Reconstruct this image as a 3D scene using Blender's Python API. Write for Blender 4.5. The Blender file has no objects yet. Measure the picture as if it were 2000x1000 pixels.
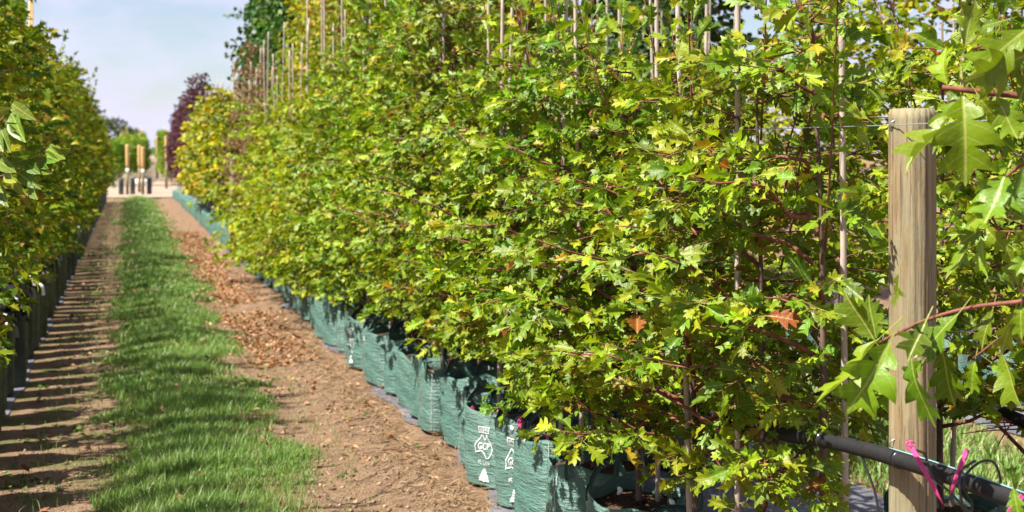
import bpy, math, random
import numpy as np
from mathutils import Matrix, Vector, Euler

# ------------------------------------------------------------------ camera, sky, sun
SC = bpy.context.scene
COL = SC.collection
YAW = math.radians(16.7)          # the camera looks this far to the right of the rows
FPX, CX, HY = 2500.0, 1000.0, 303.0
CAM_H = 1.6
cam = bpy.data.cameras.new('camera')
cam_o = bpy.data.objects.new('camera', cam)
COL.objects.link(cam_o)
cam_o.location = (0, 0, CAM_H)
cam_o.rotation_euler = (math.radians(90), 0, -YAW)
cam.sensor_width = 36.0
cam.lens = 36.0 * FPX / 2000.0
cam.shift_y = -(500.0 - HY) / 2000.0
cam.clip_start = 0.05
cam.clip_end = 3000
cam.dof.use_dof = True
cam.dof.focus_distance = 3.7
cam.dof.aperture_fstop = 5.0
SC.camera = cam_o

SUN_EL = math.radians(57)
SUN_AZ = math.radians(11)          # the light travels towards +X, turned this much towards +Y
world = bpy.data.worlds.new('World')
SC.world = world
world.use_nodes = True
wn, wl = world.node_tree.nodes, world.node_tree.links
wn.clear()
w_out = wn.new('ShaderNodeOutputWorld')
w_bg = wn.new('ShaderNodeBackground')
w_sky = wn.new('ShaderNodeTexSky')
w_sky.sky_type = 'NISHITA'
w_sky.sun_disc = False
w_sky.sun_elevation = SUN_EL
w_sky.sun_rotation = math.radians(-90) - SUN_AZ
w_sky.air_density = 1.0
w_sky.dust_density = 0.6
w_sky.ozone_density = 1.5
w_tc = wn.new('ShaderNodeTexCoord')
w_map = wn.new('ShaderNodeMapping')
w_map.inputs['Scale'].default_value = (1.0, 1.0, 2.6)
w_no = wn.new('ShaderNodeTexNoise')
w_no.inputs['Scale'].default_value = 6.0
w_no.inputs['Detail'].default_value = 7.0
w_no.inputs['Roughness'].default_value = 0.55
w_rmp = wn.new('ShaderNodeValToRGB')
w_rmp.color_ramp.elements[0].position = 0.40
w_rmp.color_ramp.elements[0].color = (0.25, 0.25, 0.25, 1)
w_rmp.color_ramp.elements[1].position = 0.60
w_rmp.color_ramp.elements[1].color = (0.97, 0.97, 0.97, 1)
w_mix = wn.new('ShaderNodeMix')
w_mix.data_type = 'RGBA'
w_mix.inputs['B'].default_value = (6.0, 5.95, 7.6, 1)     # thin cloud, in the sky's own units
w_bg.inputs['Strength'].default_value = 0.0525
wl.new(w_tc.outputs['Generated'], w_map.inputs['Vector'])
wl.new(w_map.outputs['Vector'], w_no.inputs['Vector'])
wl.new(w_no.outputs['Fac'], w_rmp.inputs['Fac'])
wl.new(w_rmp.outputs['Color'], w_mix.inputs['Factor'])
wl.new(w_sky.outputs['Color'], w_mix.inputs['A'])
wl.new(w_mix.outputs['Result'], w_bg.inputs['Color'])
wl.new(w_bg.outputs['Background'], w_out.inputs['Surface'])

sun = bpy.data.lights.new('sun', 'SUN')
sun.energy = 5.0
sun.angle = math.radians(0.53)
sun.color = (1.0, 0.95, 0.86)
sun_o = bpy.data.objects.new('sun', sun)
COL.objects.link(sun_o)
sun_o.location = (-20, 0, 30)
sun_dir = Vector((math.cos(SUN_EL) * math.cos(SUN_AZ), math.cos(SUN_EL) * math.sin(SUN_AZ), -math.sin(SUN_EL)))
sun_o.rotation_euler = sun_dir.to_track_quat('-Z', 'Y').to_euler()

SC.view_settings.view_transform = 'Standard'
SC.view_settings.look = 'None'
SC.view_settings.gamma = 1.0
SC.view_settings.use_curve_mapping = False
SC.view_settings.exposure = 1.45
SC.render.engine = 'CYCLES'
cy = SC.cycles
cy.use_denoising = True
cy.max_bounces = 7
cy.diffuse_bounces = 4
cy.glossy_bounces = 2
cy.transmission_bounces = 5
cy.transparent_max_bounces = 4
cy.caustics_reflective = False
cy.caustics_refractive = False
cy.sample_clamp_indirect = 6.0

RNG = np.random.default_rng(11)
RND = random.Random(5)
CY, SY = math.cos(YAW), math.sin(YAW)


def at(px, py, z):
    """World point seen at photograph pixel (px, py) at depth z in front of the camera."""
    r = (px - CX) * z / FPX
    h = CAM_H - (py - HY) * z / FPX
    return Vector((r * CY + z * SY, -r * SY + z * CY, h))


# ------------------------------------------------------------------ helpers
def tag(o, label=None, cat=None, group=None, kind=None):
    if label: o['label'] = label
    if cat: o['category'] = cat
    if group: o['group'] = group
    if kind: o['kind'] = kind
    return o


def empty(name, loc=(0, 0, 0), rz=0.0):
    o = bpy.data.objects.new(name, None)
    o.empty_display_size = 0.1
    COL.objects.link(o)
    o.location = loc
    o.rotation_euler = (0, 0, rz)
    return o


def link(name, me, parent=None, loc=(0, 0, 0), rot=(0, 0, 0)):
    o = bpy.data.objects.new(name, me)
    COL.objects.link(o)
    o.parent = parent
    o.location = loc
    o.rotation_euler = rot
    return o


def mesh_np(name, V, F, mat=None, uv=None, smooth=True):
    """Mesh from a vertex array and an (n,3) or (n,4) face array."""
    V = np.ascontiguousarray(V, dtype=np.float32)
    F = np.ascontiguousarray(F, dtype=np.int32)
    k = F.shape[1]
    me = bpy.data.meshes.new(name)
    me.vertices.add(len(V))
    me.vertices.foreach_set('co', V.ravel())
    me.loops.add(F.size)
    me.loops.foreach_set('vertex_index', F.ravel())
    me.polygons.add(len(F))
    me.polygons.foreach_set('loop_start', np.arange(0, F.size, k, dtype=np.int32))
    if smooth:
        me.polygons.foreach_set('use_smooth', np.ones(len(F), dtype=bool))
    if uv is not None:
        l = me.uv_layers.new(name='UVMap')
        l.data.foreach_set('uv', np.ascontiguousarray(uv, dtype=np.float32)[F.ravel()].ravel())
    me.update(calc_edges=True)
    if mat is not None:
        me.materials.append(mat)
    return me


class MB:
    """Collects tubes, boxes and ribbons (triangulated) into one mesh."""
    def __init__(self):
        self.V, self.F, self.n = [], [], 0

    def add(self, V, F):
        V = np.asarray(V, float).reshape(-1, 3)
        F = np.asarray(F, int)
        if F.shape[1] == 4:
            F = np.concatenate([F[:, [0, 1, 2]], F[:, [0, 2, 3]]])
        self.V.append(V); self.F.append(F + self.n); self.n += len(V)
        return self

    def tube(self, pts, rad, sides=6, cap=True):
        V, F = tube(pts, rad, sides, cap)
        return self.add(V, F)

    def box(self, c, s, rz=0.0):
        x, y, z = s[0] / 2, s[1] / 2, s[2] / 2
        v = np.array([[a * x, b * y, d * z] for a in (-1, 1) for b in (-1, 1) for d in (-1, 1)])
        ca, sa = math.cos(rz), math.sin(rz)
        v = np.stack([v[:, 0] * ca - v[:, 1] * sa, v[:, 0] * sa + v[:, 1] * ca, v[:, 2]], 1) + np.array(c)
        f = [[0, 1, 3, 2], [4, 6, 7, 5], [0, 4, 5, 1], [2, 3, 7, 6], [0, 2, 6, 4], [1, 5, 7, 3]]
        return self.add(v, f)

    def mesh(self, name, mat, smooth=True):
        return mesh_np(name, np.concatenate(self.V), np.concatenate(self.F), mat, smooth=smooth)


def tube(pts, rad, sides=6, cap=True):
    P = np.asarray(pts, float)
    n = len(P)
    R = np.full(n, rad, float) if np.isscalar(rad) else np.asarray(rad, float)
    T = np.gradient(P, axis=0)
    T /= np.linalg.norm(T, axis=1)[:, None] + 1e-12
    ref = np.array([0.0, 0.0, 1.0]) if abs(T[0, 2]) < 0.8 else np.array([1.0, 0, 0])
    U = np.zeros_like(P)
    u = ref - T[0] * ref.dot(T[0]); u /= np.linalg.norm(u)
    for i in range(n):
        u = u - T[i] * u.dot(T[i]); u /= np.linalg.norm(u) + 1e-12
        U[i] = u
    W = np.cross(T, U)
    a = np.arange(sides) * 2 * math.pi / sides
    V = (P[:, None] + R[:, None, None] * (np.cos(a)[None, :, None] * U[:, None] + np.sin(a)[None, :, None] * W[:, None])).reshape(-1, 3)
    i, j = np.meshgrid(np.arange(n - 1), np.arange(sides), indexing='ij')
    j2 = (j + 1) % sides
    A, B, C, D = i * sides + j, i * sides + j2, (i + 1) * sides + j2, (i + 1) * sides + j
    F = np.concatenate([np.stack([A, B, C], -1).reshape(-1, 3), np.stack([A, C, D], -1).reshape(-1, 3)])
    if cap:
        V = np.concatenate([V, P[[0, -1]]])
        b = n * sides
        jj = np.arange(sides); kk = (jj + 1) % sides
        F = np.concatenate([F, np.stack([kk, jj, np.full(sides, b)], 1),
                            np.stack([(n - 1) * sides + jj, (n - 1) * sides + kk, np.full(sides, b + 1)], 1)])
    return V, F


def smooth_path(pts, n=24):
    """Catmull-Rom through the given points."""
    P = [np.asarray(p, float) for p in pts]
    P = [2 * P[0] - P[1]] + P + [2 * P[-1] - P[-2]]
    out = []
    seg = len(P) - 3
    for k in range(n + 1):
        t = k / n * seg
        i = min(int(t), seg - 1); t -= i
        a, b, c, d = P[i:i + 4]
        out.append(0.5 * (2 * b + (c - a) * t + (2 * a - 5 * b + 4 * c - d) * t * t + (3 * b - a - 3 * c + d) * t ** 3))
    return np.array(out)


def strip(pts, side, w):
    """Ribbon mesh along pts, width w along unit vectors side."""
    P = np.asarray(pts, float); S = np.asarray(side, float)
    if S.ndim == 1: S = np.repeat(S[None], len(P), 0)
    V = np.concatenate([P - S * w / 2, P + S * w / 2])
    n = len(P); i = np.arange(n - 1)
    F = np.stack([i, i + 1, i + 1 + n, i + n], 1)
    return V, F


ONES = 'zeroth first second third fourth fifth sixth seventh eighth ninth tenth eleventh twelfth thirteenth fourteenth fifteenth sixteenth seventeenth eighteenth nineteenth'.split()
TENS = 'twenty thirty forty fifty sixty seventy eighty ninety'.split()


def ordinal(n):
    if n < 20: return ONES[n]
    if n >= 100: return 'hundredth' if n == 100 else 'hundred and ' + ordinal(n - 100)
    t, o = divmod(n, 10)
    return (TENS[t - 2][:-1] + 'ieth') if o == 0 else TENS[t - 2] + '-' + ONES[o]


# ------------------------------------------------------------------ materials
class NT:
    def __init__(self, name):
        self.m = bpy.data.materials.new(name)
        self.m.use_nodes = True
        self.t = self.m.node_tree
        self.t.nodes.clear()
        self.out = self.n('ShaderNodeOutputMaterial')

    def n(self, typ, **kw):
        nd = self.t.nodes.new(typ)
        for k, v in kw.items(): setattr(nd, k, v)
        return nd

    def l(self, a, b): self.t.links.new(a, b)

    def val(self, x, sock):
        if isinstance(x, (int, float)): sock.default_value = x
        elif isinstance(x, (tuple, list)): sock.default_value = tuple(x) + ((1,) if len(x) == 3 and len(sock.default_value) == 4 else ())
        else: self.l(x, sock)

    def math(self, op, a, b=0.0, c=None):
        nd = self.n('ShaderNodeMath', operation=op)
        self.val(a, nd.inputs[0]); self.val(b, nd.inputs[1])
        if c is not None: self.val(c, nd.inputs[2])
        return nd.outputs[0]

    def mix(self, f, a, b, blend='MIX'):
        nd = self.n('ShaderNodeMix', data_type='RGBA', blend_type=blend)
        self.val(f, nd.inputs[0]); self.val(a, nd.inputs[6]); self.val(b, nd.inputs[7])
        return nd.outputs[2]

    def ramp(self, f, stops, interp='LINEAR'):
        nd = self.n('ShaderNodeValToRGB')
        cr = nd.color_ramp
        cr.interpolation = interp
        while len(cr.elements) < len(stops): cr.elements.new(0.5)
        for e, (p, c) in zip(cr.elements, stops):
            e.position = p
            e.color = tuple(c) + (1,) if len(c) == 3 else c
        self.l(f, nd.inputs[0])
        return nd.outputs[0]

    def noise(self, scale, detail=3, rough=0.55, vec=None, stretch=None):
        nd = self.n('ShaderNodeTexNoise')
        nd.inputs['Scale'].default_value = scale
        nd.inputs['Detail'].default_value = detail
        nd.inputs['Roughness'].default_value = rough
        if vec is None: vec = self.coord()
        if stretch:
            mp = self.n('ShaderNodeMapping')
            mp.inputs['Scale'].default_value = stretch
            self.l(vec, mp.inputs['Vector']); vec = mp.outputs[0]
        self.l(vec, nd.inputs['Vector'])
        return nd.outputs['Fac']

    def coord(self, kind='Object'):
        return self.n('ShaderNodeTexCoord').outputs[kind]

    def bump(self, h, dist, strength=1.0):
        nd = self.n('ShaderNodeBump')
        nd.inputs['Distance'].default_value = dist
        nd.inputs['Strength'].default_value = strength
        self.l(h, nd.inputs['Height'])
        return nd.outputs[0]

    def pbr(self, col, rough=0.6, normal=None, spec=0.4, metal=0.0):
        nd = self.n('ShaderNodeBsdfPrincipled')
        self.val(col, nd.inputs['Base Color']); self.val(rough, nd.inputs['Roughness'])
        nd.inputs['Specular IOR Level'].default_value = spec
        nd.inputs['Metallic'].default_value = metal
        if normal is not None: self.l(normal, nd.inputs['Normal'])
        return nd.outputs[0]

    def done(self, sh):
        self.l(sh, self.out.inputs['Surface'])
        return self.m


def leaf_mat(name, stops, trans=0.28, rough=0.42, veins=True, brown=None, spec=0.3, tint=(1.15, 1.2, 0.55)):
    t = NT(name)
    isl = t.n('ShaderNodeNewGeometry').outputs['Random Per Island']
    oi = t.n('ShaderNodeObjectInfo').outputs['Random']
    r = t.math('FRACT', t.math('ADD', isl, oi))
    col = t.ramp(r, stops)
    r2 = t.math('FRACT', t.math('MULTIPLY', r, 37.7))
    hsv = t.n('ShaderNodeHueSaturation')
    t.l(t.math('MULTIPLY', t.math('MULTIPLY_ADD', r2, 0.6, 0.7), t.math('MULTIPLY_ADD', oi, 0.38, 0.64)), hsv.inputs['Value'])
    hsv.inputs['Saturation'].default_value = 1.06
    t.l(t.math('MULTIPLY_ADD', t.math('FRACT', t.math('MULTIPLY', oi, 7.3)), 0.044, 0.479), hsv.inputs['Hue'])
    t.l(col, hsv.inputs['Color'])
    col = hsv.outputs[0]
    nrm = None
    if veins:
        uv = t.n('ShaderNodeSeparateXYZ')
        t.l(t.coord('UV'), uv.inputs[0])
        au = t.math('ABSOLUTE', t.math('SUBTRACT', uv.outputs[0], 0.5))
        mid = t.math('LESS_THAN', au, 0.014)
        side = t.math('FRACT', t.math('MULTIPLY', t.math('SUBTRACT', uv.outputs[1], t.math('MULTIPLY', au, 0.75)), 6.0))
        sv = t.math('LESS_THAN', side, 0.07)
        vein = t.math('MAXIMUM', mid, t.math('MULTIPLY', sv, 0.45))
        col = t.mix(t.math('MULTIPLY', vein, 0.55), col, (0.42, 0.42, 0.12))
        nz = t.noise(9.0, 2, vec=t.coord('UV'))
        if brown:
            edge = t.math('GREATER_THAN', t.math('ADD', t.math('MULTIPLY', au, 0.9), t.math('MULTIPLY', nz, 0.9)), t.math('SUBTRACT', 1.0, t.math('MULTIPLY', r2, 0.36)))
            col = t.mix(t.math('MULTIPLY', edge, 0.8), col, brown)
        nrm = t.bump(t.math('ADD', t.math('MULTIPLY', vein, -0.6), nz), 0.004, 0.5)
    b = t.pbr(col, rough, nrm, spec)
    tr = t.n('ShaderNodeBsdfTranslucent')
    t.l(t.mix(1.0, col, tint, 'MULTIPLY'), tr.inputs['Color'])
    ms = t.n('ShaderNodeMixShader')
    ms.inputs[0].default_value = trans
    t.l(b, ms.inputs[1]); t.l(tr.outputs[0], ms.inputs[2])
    return t.done(ms.outputs[0])


M = {}
M['oak'] = leaf_mat('oak_leaf', [(0.0, (0.0880, 0.1760, 0.0141)), (0.35, (0.1672, 0.2728, 0.0194)), (0.7, (0.2640, 0.3696, 0.0264)), (0.94, (0.3696, 0.4048, 0.0308)), (0.98, (0.3696, 0.2464, 0.0308)), (1.0, (0.2464, 0.0880, 0.0264))], brown=(0.26, 0.10, 0.03), trans=0.30, rough=0.42, spec=0.32)
M['oak_yellow'] = leaf_mat('oak_leaf_yellow', [(0.0, (0.1232, 0.2200, 0.0176)), (0.4, (0.2464, 0.3432, 0.0220)), (0.8, (0.3784, 0.4312, 0.0264)), (0.96, (0.4400, 0.3872, 0.0352)), (1.0, (0.2992, 0.1232, 0.0352))], brown=(0.3, 0.13, 0.04), trans=0.32, rough=0.48, spec=0.27)
M['oak_big'] = leaf_mat('large_oak_leaf', [(0.0, (0.0994, 0.1759, 0.0138)), (0.6, (0.1606, 0.2525, 0.0184)), (1.0, (0.2295, 0.3060, 0.0229))], trans=0.30, rough=0.40, spec=0.32)
M['mixed'] = leaf_mat('autumn_leaf', [(0.0, (0.09, 0.16, 0.014)), (0.3, (0.20, 0.27, 0.018)), (0.55, (0.34, 0.36, 0.025)), (0.78, (0.44, 0.36, 0.035)), (0.90, (0.42, 0.24, 0.06)), (1.0, (0.28, 0.12, 0.06))], veins=False, rough=0.45, trans=0.34)
M['brown'] = leaf_mat('bronze_leaf', [(0.0, (0.0900, 0.1350, 0.0270)), (0.3, (0.2160, 0.1530, 0.0630)), (0.7, (0.3060, 0.1710, 0.1080)), (1.0, (0.1800, 0.0810, 0.0630))], veins=False, rough=0.5)
M['ash'] = leaf_mat('golden_leaf', [(0.0, (0.1080, 0.1710, 0.0180)), (0.4, (0.2340, 0.2700, 0.0225)), (0.75, (0.3780, 0.3420, 0.0270)), (1.0, (0.5580, 0.3780, 0.0270))], veins=False, rough=0.45)
M['gold'] = leaf_mat('gold_patch_leaf', [(0.0, (0.32, 0.33, 0.03)), (0.5, (0.52, 0.44, 0.03)), (1.0, (0.66, 0.47, 0.03))], veins=False, rough=0.45)
M['purple'] = leaf_mat('purple_leaf', [(0.0, (0.035, 0.010, 0.016)), (0.6, (0.075, 0.018, 0.026)), (1.0, (0.13, 0.035, 0.04))], veins=False, rough=0.5, trans=0.25, tint=(1.3, 0.6, 0.7))
M['maple'] = leaf_mat('small_lobed_leaf', [(0.0, (0.0732, 0.1372, 0.0147)), (0.4, (0.1648, 0.2379, 0.0202)), (0.75, (0.3020, 0.3386, 0.0274)), (0.93, (0.4026, 0.3478, 0.0366)), (1.0, (0.3111, 0.1372, 0.0457))], veins=False, rough=0.42, trans=0.40)
M['poplar'] = leaf_mat('dark_round_leaf', [(0.0, (0.0270, 0.0765, 0.0180)), (0.6, (0.0630, 0.1350, 0.0270)), (1.0, (0.1350, 0.1980, 0.0450))], veins=False, rough=0.4)
M['walnut'] = leaf_mat('long_leaflet', [(0.0, (0.10, 0.17, 0.025)), (0.6, (0.17, 0.25, 0.035)), (1.0, (0.25, 0.30, 0.04))], rough=0.4, brown=None)
M['conifer'] = leaf_mat('conifer_spray', [(0.0, (0.10, 0.19, 0.02)), (1.0, (0.26, 0.36, 0.03))], veins=False, rough=0.6)
M['far_tree'] = leaf_mat('far_foliage', [(0.0, (0.03, 0.06, 0.025)), (1.0, (0.08, 0.12, 0.04))], veins=False, rough=0.6)


def bark(name, a, b, scale=30, rough=0.75, bump=0.004):
    t = NT(name)
    n = t.noise(scale, 4, 0.6, stretch=(1, 1, 0.25))
    return t.done(t.pbr(t.ramp(n, [(0.3, a), (0.7, b)]), rough, t.bump(n, bump), 0.3))


M['bark'] = bark('sapling_bark', (0.055, 0.032, 0.022), (0.17, 0.11, 0.075))
M['twig'] = bark('red_twig', (0.10, 0.032, 0.022), (0.23, 0.085, 0.05), 40)
M['grey_bark'] = bark('grey_bark', (0.1020, 0.0765, 0.0595), (0.2380, 0.1870, 0.1445))
M['bamboo'] = bark('bamboo', (0.3060, 0.2380, 0.1870), (0.5100, 0.4250, 0.3485), 22, 0.6, 0.001)
M['tan_stake'] = bark('tan_stake', (0.3910, 0.2380, 0.0850), (0.5270, 0.3570, 0.1530), 14, 0.65, 0.001)
M['dry_twig'] = bark('dry_twig', (0.05, 0.035, 0.03), (0.15, 0.10, 0.07), 30)


def post_mat():
    t = NT('weathered_pine')
    c = t.coord()
    g1 = t.noise(70, 6, 0.72, c, (1, 1, 0.045))
    g2 = t.noise(190, 4, 0.6, c, (1, 1, 0.03))
    big = t.noise(11, 5, 0.65, c, (1, 1, 0.25))
    pat = t.noise(14, 5, 0.65, c, (1, 1, 0.5))
    col = t.ramp(g1, [(0.26, (0.0984, 0.0656, 0.0369)), (0.40, (0.2050, 0.1435, 0.0738)), (0.55, (0.2583, 0.1927, 0.1025)), (0.70, (0.3034, 0.2460, 0.1476)), (0.84, (0.3772, 0.3362, 0.2378))])
    col = t.mix(t.math('MULTIPLY', t.ramp(g2, [(0.56, (0, 0, 0)), (0.62, (1, 1, 1))]), 0.7), col, (0.0492, 0.0312, 0.0205))
    col = t.mix(t.math('MULTIPLY', t.ramp(pat, [(0.52, (0, 0, 0)), (0.66, (1, 1, 1))]), 0.4), col, (0.1968, 0.1230, 0.0697))
    col = t.mix(t.math('MULTIPLY', t.ramp(big, [(0.42, (0, 0, 0)), (0.60, (1, 1, 1))]), 0.45), col, (0.2050, 0.2173, 0.1435))
    knot = t.n('ShaderNodeTexVoronoi'); knot.inputs['Scale'].default_value = 6.0
    mp = t.n('ShaderNodeMapping'); mp.inputs['Scale'].default_value = (1, 1, 0.55); t.l(c, mp.inputs[0]); t.l(mp.outputs[0], knot.inputs['Vector'])
    kn = t.ramp(knot.outputs['Distance'], [(0.06, (1, 1, 1)), (0.13, (0, 0, 0))])
    col = t.mix(t.math('MULTIPLY', kn, 0.75), col, (0.0738, 0.0369, 0.0180))
    h = t.math('ADD', t.math('ADD', t.math('MULTIPLY', g1, 0.5), t.math('MULTIPLY', g2, -0.3)), t.math('MULTIPLY', pat, 0.7))
    return t.done(t.pbr(col, 0.8, t.bump(h, 0.007, 0.9), 0.2))


M['post'] = post_mat()


def flat(name, col, rough=0.6, spec=0.4, nscale=0, amt=0.3, bump=0.0, metal=0.0, stretch=None):
    t = NT(name)
    nrm = None
    c = col
    if nscale:
        n = t.noise(nscale, 4, 0.6, stretch=stretch)
        c = t.mix(n, tuple(x * (1 - amt) for x in col), tuple(min(1, x * (1 + amt)) for x in col))
        if bump: nrm = t.bump(n, bump)
    return t.done(t.pbr(c, rough, nrm, spec, metal))


M['soil_bag'] = flat('potting_mix', (0.075, 0.045, 0.03), 0.95, 0.1, 60, 0.7, 0.02)
M['pipe'] = flat('black_poly_pipe', (0.016, 0.015, 0.016), 0.62, 0.2, 40, 0.5, 0.0015)
M['tube'] = flat('black_drip_tube', (0.012, 0.012, 0.013), 0.28, 0.5)
M['pink'] = flat('pink_plastic', (0.46, 0.035, 0.155), 0.5, 0.4)
M['wire'] = flat('galvanised_wire', (0.42, 0.44, 0.46), 0.4, 0.5, metal=0.7)
M['string'] = flat('teal_string', (0.19, 0.36, 0.36), 0.6)
M['white'] = flat('white_plastic', (0.82, 0.82, 0.80), 0.4, 0.5)
M['print'] = flat('white_ink', (0.76, 0.78, 0.76), 0.6, 0.3, 90, 0.12)
M['seam'] = flat('pale_seam', (0.33, 0.38, 0.36), 0.6, 0.3, 60, 0.6)
M['blackbag'] = flat('black_film', (0.012, 0.012, 0.014), 0.3, 0.5, 25, 0.5, 0.012)
M['edging'] = flat('white_edging', (0.75, 0.74, 0.70), 0.7, 0.3, 4, 0.15)


def bag_mat(name, col, col2):
    t = NT(name)
    c = t.coord()
    n1 = t.noise(14, 4, 0.6, c, (1, 1, 5))
    n2 = t.noise(60, 3, 0.6, c, (0.6, 0.6, 4))
    n3 = t.noise(3.0, 3, 0.5, c)
    dust = t.ramp(t.n('ShaderNodeSeparateXYZ').outputs[2] if False else n3, [(0.4, (0, 0, 0)), (0.75, (1, 1, 1))])
    colr = t.mix(n2, col, col2)
    colr = t.mix(t.math('MULTIPLY', dust, 0.28), colr, (0.22, 0.25, 0.21))
    h = t.math('ADD', n1, t.math('MULTIPLY', n2, 0.35))
    return t.done(t.pbr(colr, 0.42, t.bump(h, 0.022, 0.9), 0.45))


M['bag'] = bag_mat('green_woven_bag', (0.0504, 0.1302, 0.1025), (0.0966, 0.1974, 0.1638))
M['bag_dark'] = bag_mat('dark_green_bag', (0.014, 0.022, 0.018), (0.03, 0.042, 0.034))


def strap_mat(name, a, b):
    t = NT(name)
    w = t.n('ShaderNodeTexWave', wave_type='BANDS', bands_direction='DIAGONAL')
    w.inputs['Scale'].default_value = 60
    t.l(t.coord(), w.inputs['Vector'])
    return t.done(t.pbr(t.mix(w.outputs['Fac'], a, b), 0.55, t.bump(w.outputs['Fac'], 0.002), 0.35))


M['strap'] = strap_mat('webbing', (0.012, 0.03, 0.026), (0.07, 0.15, 0.13))
M['strap_black'] = strap_mat('black_webbing', (0.006, 0.006, 0.007), (0.035, 0.035, 0.04))


def ground_mat():
    t = NT('bare_earth')
    c = t.coord()
    s = t.n('ShaderNodeSeparateXYZ'); t.l(c, s.inputs[0])
    big = t.noise(0.9, 4, 0.6, c)
    mid = t.noise(7, 5, 0.65, c)
    fine = t.noise(70, 4, 0.7, c)
    col = t.ramp(mid, [(0.25, (0.1148, 0.0631, 0.0369)), (0.5, (0.1968, 0.1205, 0.0738)), (0.75, (0.2624, 0.1738, 0.1123))])
    col = t.mix(t.math('MULTIPLY', t.ramp(fine, [(0.5, (0, 0, 0)), (0.72, (1, 1, 1))]), 0.6), col, (0.3116, 0.2337, 0.1599))
    col = t.mix(t.math('MULTIPLY', t.ramp(fine, [(0.28, (1, 1, 1)), (0.42, (0, 0, 0))]), 0.55), col, (0.1066, 0.0656, 0.0410))
    moss = t.math('MULTIPLY', t.ramp(t.noise(3.2, 4, 0.6, c), [(0.47, (0, 0, 0)), (0.62, (1, 1, 1))]), t.ramp(t.math('MULTIPLY_ADD', s.outputs[0], 0.5, 0.5), [(0.40, (1, 1, 1)), (0.72, (0.0984, 0.0984, 0.0984))]))
    col = t.mix(t.math('MULTIPLY', moss, 0.75), col, (0.0820, 0.1025, 0.0246))
    h = t.math('ADD', t.math('MULTIPLY', mid, 1.0), t.math('MULTIPLY', fine, 0.6))
    return t.done(t.pbr(col, 0.95, t.bump(h, 0.035, 0.9), 0.15))


M['ground'] = ground_mat()


def mat_mat():
    t = NT('weed_mat')
    c = t.coord()
    n = t.noise(5, 5, 0.65, c); f = t.noise(160, 2, 0.5, c)
    col = t.ramp(n, [(0.3, (0.0723, 0.0723, 0.0892)), (0.6, (0.1275, 0.1275, 0.1530)), (0.8, (0.2040, 0.1700, 0.1360))])
    return t.done(t.pbr(col, 0.7, t.bump(t.math('ADD', n, t.math('MULTIPLY', f, 0.2)), 0.02), 0.35))


M['mat'] = mat_mat()


def gravel_mat():
    t = NT('pale_gravel')
    n = t.noise(2, 4, 0.6); f = t.noise(25, 4, 0.7)
    col = t.mix(n, (0.2558, 0.1855, 0.1279), (0.3582, 0.2750, 0.2047))
    col = t.mix(t.math('MULTIPLY', f, 0.5), col, (0.3966, 0.3326, 0.2686))
    return t.done(t.pbr(col, 0.95, t.bump(f, 0.05), 0.1))


M['gravel'] = gravel_mat()


def grass_mat(name, stops, tint=(1.0, 1.2, 0.4)):
    t = NT(name)
    isl = t.n('ShaderNodeNewGeometry').outputs['Random Per Island']
    big = t.noise(1.6, 3, 0.6)
    f = t.math('ADD', t.math('MULTIPLY', isl, 0.6), t.math('MULTIPLY', big, 0.5))
    col = t.ramp(f, stops)
    b = t.pbr(col, 0.45, None, 0.35)
    tr = t.n('ShaderNodeBsdfTranslucent'); t.l(t.mix(1.0, col, tint, 'MULTIPLY'), tr.inputs['Color'])
    ms = t.n('ShaderNodeMixShader'); ms.inputs[0].default_value = 0.3
    t.l(b, ms.inputs[1]); t.l(tr.outputs[0], ms.inputs[2])
    return t.done(ms.outputs[0])


M['grass'] = grass_mat('grass_blade', [(0.15, (0.0756, 0.1603, 0.0311)), (0.45, (0.1335, 0.2448, 0.0489)), (0.7, (0.2137, 0.3204, 0.0756)), (0.9, (0.3740, 0.3740, 0.1781))])
M['weed'] = leaf_mat('weed_leaf', [(0.0, (0.05, 0.10, 0.02)), (0.6, (0.12, 0.18, 0.03)), (1.0, (0.24, 0.26, 0.06))], veins=False, rough=0.5)
M['litter'] = leaf_mat('dry_leaf', [(0.0, (0.2267, 0.1134, 0.0437)), (0.5, (0.4012, 0.2442, 0.1134)), (1.0, (0.5232, 0.3663, 0.1919))], veins=False, trans=0.15, rough=0.7)
M['straw'] = leaf_mat('straw', [(0.0, (0.1224, 0.0684, 0.0360)), (0.5, (0.2592, 0.1620, 0.0864)), (1.0, (0.3744, 0.2736, 0.1728))], veins=False, trans=0.1, rough=0.8)
M['crumb'] = leaf_mat('soil_crumb', [(0.0, (0.1088, 0.0646, 0.0408)), (0.6, (0.2244, 0.1564, 0.1020)), (1.0, (0.3060, 0.2380, 0.1700))], veins=False, trans=0.0, rough=0.9, spec=0.1)


# ------------------------------------------------------------------ ground
def gh(x, y):
    x = np.asarray(x, float); y = np.asarray(y, float)
    z = 0.010 * np.sin(1.9 * x + 0.7 * y) + 0.009 * np.sin(3.1 * y + 1.3 * np.sin(2.2 * x)) + 0.006 * np.sin(7.3 * x + 2.1) * np.sin(5.7 * y)
    z += 0.0035 * np.sin(19 * x + 3 * np.sin(6 * y)) * np.sin(17 * y + 2.0 * np.sin(9 * x))
    z += 0.03 * np.exp(-((x - 0.36) / 0.34) ** 2) - 0.02 * np.exp(-((x - 1.02) / 0.2) ** 2)
    fade = np.clip((60 - y) / 10, 0, 1) * np.clip((9 - np.abs(x - 1)) / 3, 0, 1)
    z = z * fade
    t = np.clip((y - 60) / 55, 0, 1)
    return z + 1.45 * t * t * (3 - 2 * t)


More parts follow.
